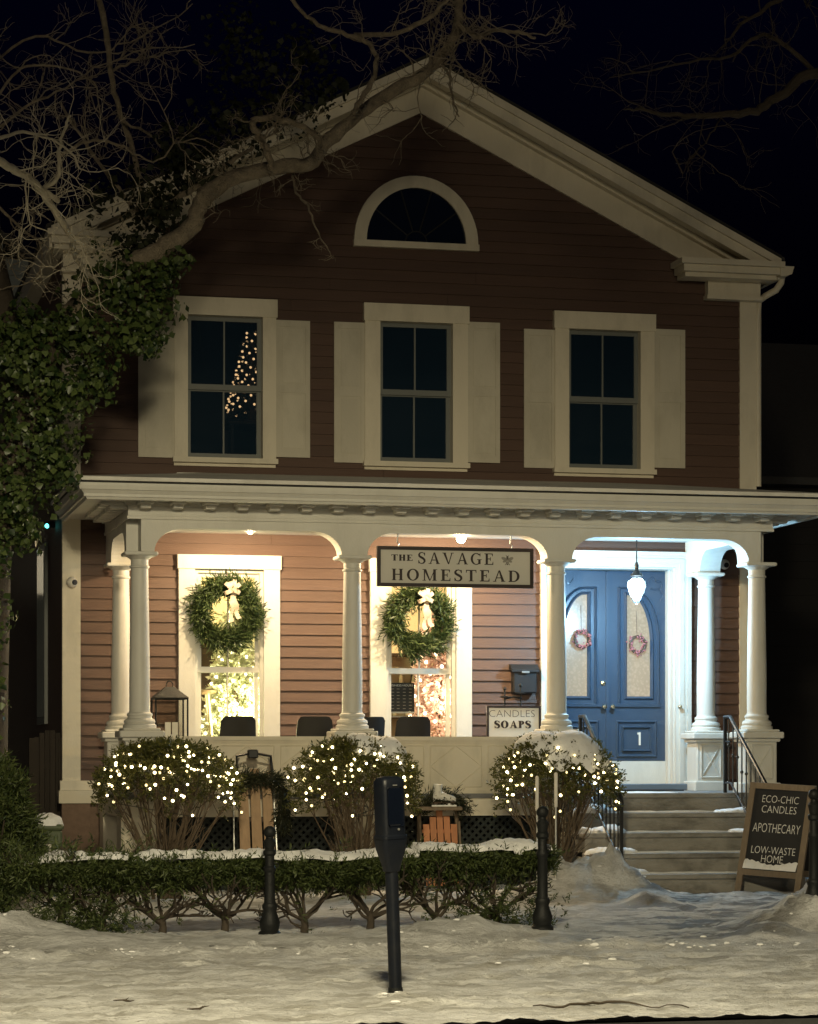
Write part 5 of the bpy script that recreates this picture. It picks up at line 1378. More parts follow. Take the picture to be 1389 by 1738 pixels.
def lit_bush(label, snow_label, light_label, px0, px1, py_top, py_low, Y, nb_, cap, seed):
    random.seed(seed)
    cx = (PX(px0, Y) + PX(px1, Y)) / 2; hw = (PX(px1, Y) - PX(px0, Y)) / 2; pm = (px0 + px1) / 2
    zt_ = PZ(pm, py_top, Y); zl = PZ(pm, py_low, Y); z0 = gh(cx, Y) - .03
    t = thing('clipped_bush', label, 'bush', (cx, Y, z0), 'clipped bushes wound with fairy lights')
    b = MB()
    for k in range(46):
        a = random.uniform(0, 2 * math.pi); f = math.sqrt(random.uniform(.03, 1)); ex, ey = hw * .92 * f * math.cos(a), hw * .62 * f * math.sin(a)
        ez = zl + (zt_ - zl) * random.uniform(.35, .9) - .20 * f; sx_, sy_ = ex * .16 + random.gauss(0, .03), ey * .16
        pts = []
        for s in range(7):
            q = s / 6; w_ = q ** 1.35; pts.append((cx + sx_ + (ex - sx_) * w_ + .025 * math.sin(5 * q + k), Y + sy_ + (ey - sy_) * w_, z0 + (ez - z0) * q))
        b.tube(pts, [.017 * (1 - .75 * s / 6) for s in range(7)], 5)
        for j in range(5):
            i = random.randint(2, 5); p = Vector(pts[i]); d = Vector((random.gauss(ex * .6, .4), random.gauss(ey * .6, .4), 1.0)).normalized(); b.tube([p, p + d * .13 + Vector((random.gauss(0, .03), 0, 0)), p + d * .28], [.007, .005, .002], 4)
    b.build('stems', 'stem', t)
    # foliage shell on a flattened dome
    def shell(n_, fill):
        a = rng.uniform(0, 2 * math.pi, n_); s = rng.uniform(0, 1, n_) ** .6
        kx = 1 + .10 * np.sin(3 * a + seed) + .06 * np.sin(7 * a)
        r_ = s * kx
        top = zt_ - (zt_ - zl) * .55 * s ** 3.5 + .03 * np.sin(9 * a) * s
        dep = rng.uniform(0, 1, n_) ** 1.6 * (zt_ - zl) * fill * (.55 + .6 * s)
        return np.stack([cx + hw * r_ * np.cos(a), Y + hw * .66 * r_ * np.sin(a), top - dep], 1), np.stack([np.cos(a) * s, np.sin(a) * s * .8, .9 - .7 * s], 1)
    C, N = shell(2700, .50); Dr = N * .7 + rng.normal(size=N.shape) * .55; Dr /= np.linalg.norm(Dr, axis=1, keepdims=True)
    V, Fq = sprays(C, Dr, rng.uniform(.05, .10, len(C)), .020, 6); mesh_np('foliage', V, Fq, 'box_leaf', t)
    if cap:
        V_, F_ = [], []; nr, na = 16, 64
        for j in range(nr + 1):
            for k in range(na):
                a = 2 * math.pi * k / na; ed_ = 1 + .20 * noise.noise(Vector((math.cos(a) * 2, math.sin(a) * 2, seed))) + .16 * noise.noise(Vector((math.cos(a) * 7, math.sin(a) * 7, seed)))
                q = j / nr; X_ = cx + hw * (cap[0] + cap[1] * ed_ * q * math.cos(a)); Y_ = Y + hw * .66 * cap[2] * ed_ * q * math.sin(a)
                f_ = min(1.15, math.hypot((X_ - cx) / hw, (Y_ - Y) / (hw * .66)))
                base = zt_ - (zt_ - zl) * .55 * f_ ** 3.5
                th = cap[3] * math.sqrt(max(0, 1 - q ** 5)) * (1 + .38 * fbm(X_ * 3, Y_ * 3, seed, 2) + .10 * fbm(X_ * 12, Y_ * 12, seed, 2))
                V_.append((X_, Y_, base + .0 + th - (.09 if j == nr else 0)))
        for j in range(nr):
            for k in range(na): F_.append((j * na + k, j * na + (k + 1) % na, (j + 1) * na + (k + 1) % na, (j + 1) * na + k))
        mesh_np('snow_cap', np.array(V_), np.array(F_), 'snow', t, True)
    # fairy lights
    s = thing('fairy_lights', light_label, 'fairy lights', (cx, Y, zt_), 'fairy light strings on the clipped bushes')
    pts = []
    kk = 0
    while len(pts) < nb_ and kk < 4000:
        kk += 1
        a = -math.pi * random.uniform(-.06, 1.06); f = random.uniform(.2, 1.0) ** .45
        if random.random() < .12: a = random.uniform(0, 2 * math.pi)
        top = zt_ - (zt_ - zl) * .55 * f ** 3.5; z = top - random.uniform(0, 1) ** 1.5 * (zt_ - zl) * .66 * (.2 + .9 * f)
        k_ = 1 + .10 * math.sin(3 * a + seed) + .06 * math.sin(7 * a)
        p = Vector((cx + hw * f * k_ * 1.02 * math.cos(a), Y + hw * .68 * f * k_ * math.sin(a) - .04, z + .02))
        if min(((p - q).length for q in pts), default=9) > .055: pts.append(p)
    put_bulbs('bulb', bulb_mesh('bulb', 'bulb_warm', .0165), pts[::3], s); put_bulbs('bulb', bulb_mesh('bulb', 'bulb_warm', .0135), pts[1::3], s); put_bulbs('bulb', bulb_mesh('bulb', 'bulb_soft', .0155), pts[2::3], s)
    # wire through the bulbs, nearest neighbour order
    rem = pts[1:]; order = [pts[0]]
    while rem:
        j = min(range(len(rem)), key=lambda i: (rem[i] - order[-1]).length); order.append(rem.pop(j))
    b = MB(); b.tube([p + Vector((0, .012, -.012)) for p in order], .004, 4); b.build('wire', 'lattice_green', s)
lit_bush('wide clipped bush strung with lights before the corner columns', '', 'warm fairy lights on the wide bush before the corner columns', 160, 404, 1264, 1372, 28.3, 105, None, 3)
lit_bush('clipped bush with a small snow cap behind the parking meter', '', 'warm fairy lights on the bush behind the parking meter', 503, 714, 1258, 1372, 28.4, 84, (.30, .52, .70, .09), 5)
lit_bush('clipped bush with a thick snow cap beside the steps', '', 'warm fairy lights on the thickly snow-capped bush beside the steps', 838, 1044, 1254, 1372, 28.4, 76, (.12, .82, .80, .085), 8)

# yew hedge behind the bollards
random.seed(21)
YHG = 22.65
HB = [(103, 0), (173, 0), (275, 0), (381, 0), (516, 1), (628, 1), (740, 2), (842, 2)]
hl = ['yew at the free end of the low hedge next to the dark shrub', 'low hedge yew, second from the dark shrub at the hedge end', 'low hedge yew, third from the dark shrub at the hedge end', 'low hedge yew directly before the bollard in front of the wooden sled', 'low hedge yew just past the bollard in front of the wooden sled', 'low hedge yew whose trunk stands right beside the parking meter pole', 'low hedge yew in front of the orange slatted sled', 'low hedge yew at the end by the snowy front walk']
hedge_top = lambda x: PZ(480, 1455, YHG) + .05 * fbm(x * 1.3, 3.3, 0) + (.05 if x > PX(700, YHG) else 0)
for i, (px, _) in enumerate(HB):
    x = PX(px, YHG); xl = (x + PX(HB[i - 1][0], YHG)) / 2 if i else PX(34, YHG); xr = (x + PX(HB[i + 1][0], YHG)) / 2 if i < len(HB) - 1 else PX(925, YHG)
    z0 = gh(x, YHG) - .03; zt_ = hedge_top(x); hw = (xr - xl) / 2; xc = (xl + xr) / 2
    t = thing('yew_shrub', hl[i], 'shrub', (x, YHG, z0), 'yews of the low hedge')
    b = MB(); tips = []
    b.tube([(x, YHG, z0), (x + .01, YHG, z0 + .10), (x, YHG, z0 + .18)], [.04, .034, .032], 8)
    for k in range(8):
        a = 2 * math.pi * k / 8 + random.uniform(-.3, .3); d = Vector((math.cos(a) * 1.15, math.sin(a) * .6, random.uniform(.35, 1.1)))
        grow(b, (x, YHG, z0 + random.uniform(.10, .18)), d, random.uniform(.24, .34), .018, 2, .45, .22, 4, 3, tips, .72, .66)
    b.build('trunk', 'bark_dark', t)
    n_ = 2000; ux = rng.uniform(xl - .05, xr + .05, n_); uy = YHG + rng.normal(size=n_) * .17; uy = np.clip(uy, YHG - .36, YHG + .36)
    ft = rng.uniform(0, 1, n_) ** 1.5; ztv = np.array([hedge_top(v) for v in ux]); lowv = np.array([.15 + .14 * fbm(v * 2.6, 1.7, i) for v in ux])
    C = np.stack([ux, uy, ztv - .045 - ft * lowv * 1.0], 1); keep = np.abs(uy - YHG) < .38 - .12 * ft; C = C[keep]
    Dr = rng.normal(size=C.shape) * .6; Dr[:, 1] += np.sign(C[:, 1] - YHG) * .5; Dr[:, 2] -= .05; Dr /= np.linalg.norm(Dr, axis=1, keepdims=True)
    V1, F1 = sprays(C, Dr, rng.uniform(.06, .12, len(C)), .013, 8)
    # sparse tufts on the lower twigs
    tp = np.array([p for p, _ in tips]); td = np.array([d for _, d in tips])
    extra = np.repeat(tp, 3 if i in (0, 1, 7) else 1, 0) + 0; ed = np.repeat(td, 3 if i in (0, 1, 7) else 1, 0); extra = extra + rng.normal(size=extra.shape) * .05; ed = ed + rng.normal(size=ed.shape) * .4; ed /= np.linalg.norm(ed, axis=1, keepdims=True)
    if i in (0, 1, 7):
        m_ = (130, 330, 0, 0, 0, 0, 0, 300)[i]; q = np.stack([rng.normal(x - (.15 if i < 2 else -.05), .26, m_), YHG - .1 + rng.normal(size=m_) * .14, z0 + np.abs(rng.normal(.02, .17, m_)) + .03], 1); extra = np.concatenate([extra, q]); qd = rng.normal(size=q.shape); qd[:, 2] -= .3; qd /= np.linalg.norm(qd, axis=1, keepdims=True); ed = np.concatenate([ed, qd])
    V2, F2 = sprays(extra, ed, rng.uniform(.06, .13, len(extra)), .012, 8)
    mesh_np('foliage', np.concatenate([V1, V2]), np.concatenate([F1, F2 + len(V1)]), 'yew', t)
    # snow lying on the clipped top
    V = []; Fq = []; nx, ny = 34, 10
    for j in range(ny + 1):
        for k in range(nx + 1):
            X_ = xl + (xr - xl) * k / nx; v = -1 + 2 * j / ny; wv = .24 + .07 * fbm(X_ * 2.3, 8.1, 2)
            prof = math.sqrt(max(0, 1 - abs(v) ** 2.6)); hh = (.030 + .045 * fbm(X_ * 2.2, v, 5.0) + .018 * fbm(X_ * 9, v * 3, 1.0)); hh = max(.0, hh)
            if i == 0 and k < 16: hh *= max(0, (k - 8) / 8)
            V.append((X_, YHG + v * wv, hedge_top(X_) + .02 - .03 * (v * v) + hh * prof - (.035 if hh < .01 else 0)))
    for j in range(ny):
        for k in range(nx): a = j * (nx + 1) + k; Fq.append((a, a + 1, a + nx + 2, a + nx + 1))
    mesh_np('snow_cap', np.array(V), np.array(Fq), 'snow', t, True)

# dark shrub by the left edge
def needle_bush(name, label, px, Y, hw, z1, n_, m, seed):
    x = PX(px, Y); z0 = gh(x, Y) - .03; t = thing(name, label, 'shrub', (x, Y, z0)); b = MB(); tips = []
    random.seed(seed)
    for k in range(9):
        a = 2 * math.pi * k / 9; grow(b, (x, Y, z0), (math.cos(a) * .8, math.sin(a) * .8, 1), (z1 - z0) * .4, .025, 2, .4, .25, 4, 3, tips)
    b.build('stems', 'bark_dark', t)
    u = rng.normal(size=(n_, 3)); u /= np.linalg.norm(u, axis=1, keepdims=True); rr_ = rng.uniform(.35, 1, n_) ** .5
    lump = 1 + .16 * np.sin(5 * u[:, 0] + 3 * u[:, 2] + seed) + .12 * np.sin(9 * u[:, 2] - 4 * u[:, 1])
    H = (z1 - z0) / 2; C = np.stack([x + u[:, 0] * hw * rr_ * lump, Y + u[:, 1] * hw * rr_ * lump, z0 + H + u[:, 2] * H * rr_ * lump], 1); C[:, 2] = np.maximum(C[:, 2], z0 + .05)
    Dr = u * .6 + rng.normal(size=u.shape) * .5; Dr[:, 2] += .35; Dr /= np.linalg.norm(Dr, axis=1, keepdims=True)
    V, Fq = sprays(C, Dr, rng.uniform(.08, .17, n_), .016, 8); mesh_np('foliage', V, Fq, m, t); return t
needle_bush('juniper_shrub', 'large dark juniper shrub left of the green utility box', -24, 24.6, .46, PZ(20, 1315, 24.6), 5200, 'yew', 4)

# ------------------------------------------------------------------ street furniture
mb_ = P(672, 1690, 16.75); mY = mb_.y = 16.75
zg = gh(mb_.x, mY)
mt = thing('parking_meter', 'dark blue parking meter with a long head on a slightly leaning pole', 'parking meter', (mb_.x, mY, zg - .02), None, (0, R(-2.2), R(18)), True)
def rr_ring(w, d, z, c, n=4):
    pts = []
    for (sx_, sy_, a0) in ((1, 1, 0), (-1, 1, 90), (-1, -1, 180), (1, -1, 270)):
        for k in range(n + 1):
            a = R(a0 + 90 * k / n); pts.append((sx_ * (w - c) + c * math.cos(a), sy_ * (d - c) + c * math.sin(a), z))
    return pts
def loft(rings):
    b = MB(); n = len(rings[0]); vs_ = [p for r in rings for p in r]
    fs_ = [(k * n + i, k * n + (i + 1) % n, (k + 1) * n + (i + 1) % n, (k + 1) * n + i) for k in range(len(rings) - 1) for i in range(n)] + [tuple(range(n - 1, -1, -1)), tuple(range((len(rings) - 1) * n, len(rings) * n))]
    return b.add(vs_, fs_)
b = MB(); b.lathe([(.044, -.05), (.044, .90)], 0, 0, 20); b.build('pole', 'meter_blue', mt, True, True)
b = MB(); b.lathe([(.085, -.03), (.085, .02), (.07, .035), (.05, .04), (.048, .07)], 0, 0, 20); b.build('foot', 'iron', mt, True, True)
loft([rr_ring(.050, .046, .84, .03), rr_ring(.058, .05, .88, .03), rr_ring(.086, .07, .985, .03), rr_ring(.094, .078, 1.05, .03), rr_ring(.094, .078, 1.055, .03)]).build('vault', 'meter_blue', mt, True, True)
loft([rr_ring(.097, .082, 1.056, .035), rr_ring(.097, .082, 1.075, .035), rr_ring(.088, .074, 1.085, .035), rr_ring(.088, .074, 1.40, .035), rr_ring(.086, .072, 1.44, .035), rr_ring(.072, .055, 1.462, .03), rr_ring(.04, .03, 1.470, .02)]).build('head', 'meter_blue', mt, True, True)
b = MB(); b.bbox(-.058, .058, -.080, -.070, 1.14, 1.40, .012); b.build('display_panel', 'meter_glass', mt, False, True)
b = MB(); b.box(-.016, .016, -.083, -.079, 1.408, 1.416); b.build('rating_plate', 'steel', mt, False, True)
b = MB(); b.lathe([(.008, 0), (.008, -.006), (.002, -.007)], .02, -.0755, 10, 1.12, 'y'); b.build('lock', 'steel', mt, True, True)

def bollard(px, py, Y, H, label):
    x = PX(px, Y); z0 = gh(x, Y) - .04; t = thing('iron_bollard', label, 'bollard', (x, Y, z0), 'cast iron bollards along the pavement')
    k = H / .95
    b = MB(); b.lathe([(0.0989, 0), (0.0989, .05), (0.0774, .07), (0.0860, .11), (0.0903, .14), (0.0731, .19), (0.0568, .24), (0.0671, .27), (0.0671, .29), (0.0516, .31)], x, Y, 18, z0); b.build('base', 'iron', t, True)
    b = MB(); b.lathe([(0.0516, .305), (0.0482, .34), (0.0430, .56 * k), (0.0550, .575 * k), (0.0550, .60 * k), (0.0413, .615 * k), (0.0396, .70 * k), (0.0568, .715 * k), (0.0568, .74 * k), (0.0413, .755 * k), (0.0482, .79 * k), (0.0568, .82 * k), (0.0344, .845 * k)], x, Y, 18, z0); b.build('shaft', 'iron', t, True)
    b = MB(); b.ball((x, Y, z0 + .90 * k), .054, 16, 10); b.lathe([(0.0258, .83 * k), (0.0344, .85 * k), (0.0258, .87 * k)], x, Y, 12, z0); b.build('ball_finial', 'iron', t, True)
    for zz in (.62, .35):
        b = MB(); b.tube([(x + .055 + .02 * math.cos(R(a)), Y, z0 + zz * k + .02 * math.sin(R(a))) for a in range(0, 361, 40)], .006, 5); b.build('chain_eye', 'iron', t, True)
bollard(458, 1595, 22.05, .97, 'dark cast iron bollard in front of the wooden sled and hedge')
bollard(921, 1592, 22.0, 1.12, 'dark cast iron bollard at the hedge end beside the front walk')
bollard(1382, 1582, 22.6, 1.15, 'dark cast iron bollard standing in the snow pile past the chalkboard sign')

# green utility box with snow
x = PX(80, 26.2); z0 = gh(x, 26.2) - .03; z1 = PZ(80, 1392, 26.2)
t = thing('utility_box', 'green utility pedestal with a rounded snow cap beside the juniper', 'utility box', (x, 26.2, z0))
b = MB(); b.bbox(x - .14, x + .14, 26.06, 26.34, z0, z1 - .10, .02); b.build('cabinet', 'bin_green', t)
b = MB(); b.bbox(x - .155, x + .155, 26.045, 26.355, z1 - .10, z1 - .04, .02); b.build('lid', 'bin_green', t)
b = MB(); b.box(x - .03, x + .03, 26.048, 26.062, z1 - .30, z1 - .24); b.build('label_plate', 'sign_white', t)
snow_patch('snow_cap', x, 26.2, z1 - .045, .16, .16, .09, 1.7, t, 16, 16, .1)

# wooden gate between house and neighbour
gt = thing('wooden_gate', 'dark board gate with a curved top beside the house corner', 'gate', (PX(85, 32.6), 32.6, 0))
for k in range(6):
    xa = PX(58, 32.6) + k * .066; zt_ = 1.78 + .12 * math.sin(math.pi * (k + .5) / 6)
    b = MB(); b.box(xa, xa + .060, 32.58, 32.61, .05, zt_); b.build('board', 'gate_wood', gt)
for zz in (.4, 1.4):
    b = MB(); b.box(PX(58, 32.6), PX(58, 32.6) + .39, 32.612, 32.65, zz, zz + .09); b.build('brace', 'gate_wood', gt)
for px_ in (56, 106):
    b = MB(); b.box(PX(px_, 32.6) - .05, PX(px_, 32.6) + .05, 32.55, 32.66, 0, 1.8); b.build('gate_post', 'gate_wood', gt)
# house side window, teal lamp
b = MB(); b.box(XL - .045, XL - .001, D + 2.2, D + 3.4, 2.0, 4.4); sw_ = b.build('side_window', 'sash', house)
b = MB(); b.box(XL - .05, XL - .046, D + 2.3, D + 3.3, 2.1, 4.3); b.build('pane', 'meter_glass', sw_)
q = P(83, 893, D + 1.2); t = thing('indicator_lamp', 'small glowing teal indicator light high on the dark house side', 'lamp', (XL - .04, q.y, q.z))
b = MB(); b.bbox(XL - .10, XL - .001, q.y - .05, q.y + .05, q.z - .02, q.z + .06); b.build('housing', 'plastic_black', t)
b = MB(); b.ball((XL - .10, q.y - .03, q.z), .030, 10, 8); b.build('lens', 'led_teal', t, True)

# ------------------------------------------------------------------ sleds, skates, stakes
def lean(x, Y, z0, tilt):
    def f(u, v, d=0.0):  # u across, v along the sled, d proud of it
        return (x + u, Y + v * math.sin(tilt) - d * math.cos(tilt), z0 + v * math.cos(tilt) + d * math.sin(tilt))
    return f
def leaned_box(b, f, u0, u1, v0, v1, d0, d1, u0t=None, u1t=None):
    u0t = u0 if u0t is None else u0t; u1t = u1 if u1t is None else u1t
    ps = [f(u0, v0, d1), f(u1, v0, d1), f(u1, v0, d0), f(u0, v0, d0), f(u0t, v1, d1), f(u1t, v1, d1), f(u1t, v1, d0), f(u0t, v1, d0)]
    b.add(ps, [(0, 3, 2, 1), (4, 5, 6, 7), (0, 1, 5, 4), (1, 2, 6, 5), (2, 3, 7, 6), (3, 0, 4, 7)])
YSL = 29.2; x = PX(440, YSL); z0 = gh(x, YSL) - .02; f = lean(x, YSL, z0, R(14)); Ls = (PZ(440, 1290, YSL) - z0) / math.cos(R(14))
t = thing('wooden_sled', 'long three-plank wooden sled with steel runners leaning on the porch', 'sled', (x, YSL, z0))
for k in range(3):
    u = -.215 + k * .146; b = MB(); leaned_box(b, f, u + .006, u + .136, .10, Ls * .90 + (.05 if k == 1 else 0), 0, .018, u + .02 + .01 * (1 - k), u + .122 + .01 * (1 - k)); b.build('plank', 'wood_sled', t)
for v in (.3, .85, 1.35):
    b = MB(); leaned_box(b, f, -.21, .21, v, v + .05, -.022, -.001); b.build('crossbar', 'wood_dark', t)
for s in (-1, 1):
    b = MB(); b.tube([f(s * .27, .0, -.10), f(s * .255, .3, -.12), f(s * .235, 1.2, -.10), f(s * .22, Ls * .93, -.05), f(s * .17, Ls + .02, .02)], .011, 6); b.build('runner', 'steel', t, True)
b = MB(); b.tube([f(-.20, Ls * .9, .02), f(-.20, Ls + .04, .02), f(-.02, Ls + .08, .02), f(.20, Ls + .04, .02), f(.21, Ls * .88, .02)], .018, 6); b.bbox(x - .07, x + .05, f(0, Ls, 0)[1] - .05, f(0, Ls, 0)[1] + .04, f(0, Ls, 0)[2] + .02, f(0, Ls, 0)[2] + .12); b.build('steering_bar', 'black_metal', t)
def swag(label, c, pts, n_, m='fir', L0=.10):
    t = thing('evergreen_swag', label, 'swag', c)
    C = []; Dd = []
    pts = [Vector(p) for p in pts]
    for k in range(n_):
        i = random.randint(0, len(pts) - 2); q = random.random(); p = pts[i].lerp(pts[i + 1], q) + Vector((random.gauss(0, .035), random.gauss(0, .03), random.gauss(0, .03)))
        C.append(p); d = (pts[i + 1] - pts[i]).normalized() + Vector((random.gauss(0, .5), -.35 + random.gauss(0, .3), random.gauss(-.25, .4))); Dd.append(d.normalized())
    V, Fq = sprays(np.array(C), np.array(Dd), rng.uniform(L0, L0 * 1.9, n_), .013, 8); mesh_np('greenery', V, Fq, m, t)
    b = MB(); b.tube(pts, .012, 6); b.build('stem', 'wood_dark', t, True); return t
random.seed(5)
ps = f(0, Ls * .86, .07)
swag('evergreen swag draped over the top of the long wooden sled', ps, [f(-.30, Ls * .74, .08), f(-.20, Ls * .85, .09), f(0, Ls * .86, .1), f(.2, Ls * .85, .1), f(.30, Ls * .78, .1), f(.32, Ls * .62, .08), f(.30, Ls * .52, .06)], 330, 'dark_fir')
# small sled
YS2 = 29.25; x = PX(752, YS2); z0 = gh(x, YS2) - .02; f = lean(x, YS2, z0, R(12)); top = (PZ(752, 1372, YS2) - z0) / math.cos(R(12))
t = thing('slatted_sled', 'small orange slatted sled leaning against the porch under the ice skate', 'sled', (x, YS2, z0))
hts = [.80, .89, 1.0, .90, .80]
for k in range(5):
    u = -.205 + k * .083; b = MB(); leaned_box(b, f, u + .012, u + .07, .06, top * hts[k], 0, .016, u + .004 + .0 * k, u + .078); b.build('slat', 'wood_orange', t)
b = MB(); leaned_box(b, f, -.21, .21, top * .36, top * .40, -.03, -.001); leaned_box(b, f, -.21, .21, top * .7, top * .74, -.03, -.001); b.build('crossbar', 'wood_orange', t)
for s in (-1, 1):
    b = MB(); leaned_box(b, f, s * .235 - .012, s * .235 + .012, 0.0, top * .84, -.09, .01); b.build('runner', 'wood_grey', t)
sk = P(746, 1354, 29.15)
swag('dark evergreen swag behind the white ice skate above the slatted sled', (sk.x, 29.2, sk.z - .3), [P(712, 1385, 29.3), P(722, 1362, 29.3), P(745, 1352, 29.3), P(768, 1352, 29.3), P(785, 1368, 29.3)], 200, 'dark_fir', .09)
t = thing('bench_plank', 'weathered board resting across the top of the slatted sled', 'board', (sk.x, 29.25, PZ(745, 1370, 29.25) - .02))
zb_ = PZ(745, 1369, 29.25); b = MB(); b.bbox(PX(706, 29.25), PX(782, 29.25), 29.14, 29.50, zb_ - .045, zb_); b.build('plank', 'wood_grey', t)
for px_ in (712, 776):
    b = MB(); b.box(PX(px_, 29.45) - .02, PX(px_, 29.45) + .02, 29.44, 29.48, gh(x, 29.4) - .05, zb_ - .045); b.build('leg', 'wood_grey', t)
def skate(loc, label, rz):
    t = thing('ice_skate', label, 'ice skate', loc, None, (0, 0, rz), True)
    # boot: rings along a bent path from toe to ankle
    secs = [(-.15, .035, .020, .030), (-.13, .045, .036, .042), (-.08, .055, .042, .05), (-.02, .07, .042, .06), (.03, .085, .042, .072), (.07, .10, .04, .075)]
    b = MB(); rings = []
    for (xx, zz, ry, rz_) in secs: rings.append([(xx, ry * math.cos(R(a)), zz + .03 + rz_ * math.sin(R(a)) * .8) for a in range(0, 360, 30)])
    rings.append([(.115, .02 * math.cos(R(a)), .09 + .05 * math.sin(R(a))) for a in range(0, 360, 30)])
    n = 12; vs_ = [p for r in rings for p in r]; fs_ = [(k * n + i, k * n + (i + 1) % n, (k + 1) * n + (i + 1) % n, (k + 1) * n + i) for k in range(len(rings) - 1) for i in range(n)] + [tuple(range(n)), tuple(range(len(vs_) - 1, len(vs_) - n - 1, -1))]
    b.add(vs_, fs_)
    b.lathe([(.050, 0), (.052, .05), (.050, .10), (.058, .135), (.046, .138)], .06, 0, 14, .11)
    b.build('boot', 'skate_white', t, True, True)
    b = MB(); b.bbox(-.145, .115, -.032, .032, .028, .042, .004); b.box(.06, .115, -.028, .028, .010, .028); b.build('sole', 'wood_dark', t, False, True)
    b = MB(); b.box(-.16, .13, -.003, .003, -.012, .006); b.box(-.09, -.06, -.0032, .0032, .006, .028); b.box(.07, .10, -.0032, .0032, .006, .028); b.build('blade', 'steel', t, False, True)
    b = MB()
    for k in range(4): b.tube([(-.04 + .03 * k, -.03, .12 + .022 * k), (-.05 + .03 * k, 0, .137 + .022 * k), (-.04 + .03 * k, .03, .12 + .022 * k)], .005, 5)
    b.build('laces', 'ribbon', t, True, True)
skate((PX(752, 29.22), 29.22, zb_ + .012), 'white lace-up ice skate lying on the board above the slatted sled', R(175))
for px_, y0_, wh in ((912, 1318, 'farther from the steps'), (944, 1312, 'nearer the steps')):
    q = P(px_, y0_, 27.7); z0 = gh(q.x, 27.7) - .03
    t = thing('marker_stake', 'slim white marker stake before the thickly snow-capped bush, ' + wh, 'stake', (q.x, 27.7, z0), 'white marker stakes')
    b = MB(); b.lathe([(.012, 0), (.012, q.z - z0 - .38)], q.x, 27.7, 8, z0); b.build('rod', 'steel', t, True)
    b = MB(); b.lathe([(.018, 0), (.021, .01), (.021, .37), (.012, .385)], q.x, 27.7, 10, q.z - .38); b.build('reflector_sleeve', 'sign_white', t, True)
# thin dark streak and twigs on the pavement snow
random.seed(9)
b = MB(); pp = []
for k in range(22):
    px_ = 905 + k * 12.6; py_ = 1713 + 2.2 * math.sin(k * .45); Yq = CH * F / (py_ - HZ) * _den(px_); xq = PX(px_, Yq); pp.append((xq, Yq, max(gh(xq, Yq), gh(xq - .03, Yq), gh(xq + .03, Yq)) + .012))
b.tube(pp, [.004 + .006 * math.sin(math.pi * min(1, k / 16)) for k in range(22)], 6); tag(b.build('dark_streak', 'bark_dark'), 'long thin dark streak drawn on the pavement snow beside the kerb', 'stick')  # tube added to stand in for a thin dark line
tw_l = ['short dark twig on the pavement snow before the dark juniper side', 'small curved twig on the snow left of the parking meter']
for (px_, py_, lab) in ((212, 1702, tw_l[0]), (338, 1716, tw_l[1])):
    Yq = CH * F / (py_ - HZ) * _den(px_); xq = PX(px_, Yq); b = MB(); b.tube([(xq + s * .035, Yq + .01 * s * s, gh(xq + s * .035, Yq) + .006) for s in range(-2, 3)], [.003, .007, .009, .006, .002], 6); b.tube([(xq, Yq, gh(xq, Yq) + .008), (xq + .03, Yq + .04, gh(xq, Yq) + .02)], [.005, .002], 5)
    tag(b.build('fallen_twig', 'bark_dark'), lab, 'twig')

# ------------------------------------------------------------------ trees
random.seed(31); JIT = .30
YTREE = 28.6
tx = PX(-22, YTREE)
tree = thing('ivy_tree', 'old bare tree wrapped in green ivy with a heavy limb crossing before the gable', 'tree', (tx, YTREE, 0))
b = MB()
b.tube([(tx - .1, YTREE, -.05), (tx - .05, YTREE, .5), (tx, YTREE, 2.0), (tx + .05, YTREE, 4.0), P(60, 640, YTREE), P(105, 545, YTREE)], [.36, .27, .23, .22, .21, .19], 14)
b.tube([P(40, 700, YTREE), P(10, 560, YTREE - .1), P(-20, 420, YTREE - .2), P(-30, 200, YTREE - .3), P(-10, -60, YTREE - .3)], [.2, .17, .15, .12, .09], 10)
b.build('trunk', 'bark_dark', tree, True)
def limb(pxs, Yf, r0, r1, n=10, jit=0.0):
    """smoothed tube through pixel points at a slowly changing depth"""
    pts = [P(p[0], p[1], Yf(k / (len(pxs) - 1))) for k, p in enumerate(pxs)]
    out = []
    m = len(pts)
    for i in range(m - 1):
        p0, p1, p2, p3 = pts[max(0, i - 1)], pts[i], pts[i + 1], pts[min(m - 1, i + 2)]
        for s in range(5):
            t_ = s / 5; out.append(.5 * ((2 * p1) + (p2 - p0) * t_ + (2 * p0 - 5 * p1 + 4 * p2 - p3) * t_ ** 2 + (3 * p1 - p0 - 3 * p2 + p3) * t_ ** 3))
    out.append(pts[-1]); k = len(out)
    if jit: out = [p + Vector((random.gauss(0, jit), random.gauss(0, jit), random.gauss(0, jit))) for p in out]
    return out, [(r0 + (r1 - r0) * i / (k - 1)) * (1 + .16 * noise.noise(out[i] * 5.0)) for i in range(k)]
Y0 = lambda t: YTREE - .3 * t
main, mr = limb([(95, 560), (130, 520), (176, 484), (227, 449), (272, 423), (323, 388), (340, 345), (358, 325), (393, 302), (454, 287), (524, 277), (549, 247), (585, 215), (650, 165), (712, 130), (748, 98), (770, 60), (779, 20), (780, -40)], Y0, .118, .048, 12, .008)
b = MB(); b.tube(main, mr, 12); b.build('limb', 'bark', tree, True)
def twigs_from(b, line, rad, cnt, L, depth, bias=(0, 0, .2), r=.016, spread=.65, nch=3, lo=.1, up=.05):
    for k in range(cnt):
        i = int(len(line) * random.uniform(lo, .98)); i = min(i, len(line) - 2); p = line[i]; tn = (line[i + 1] - line[i]).normalized()
        d = tn * .5 + Vector((random.gauss(0, .8), random.gauss(0, .5), random.gauss(0, .8))) + Vector(bias)
        grow(b, p, d, L * random.uniform(.5, 1.2), r * random.uniform(.6, 1.1), depth, spread, up, 4, nch, None, .72, .62, 5)
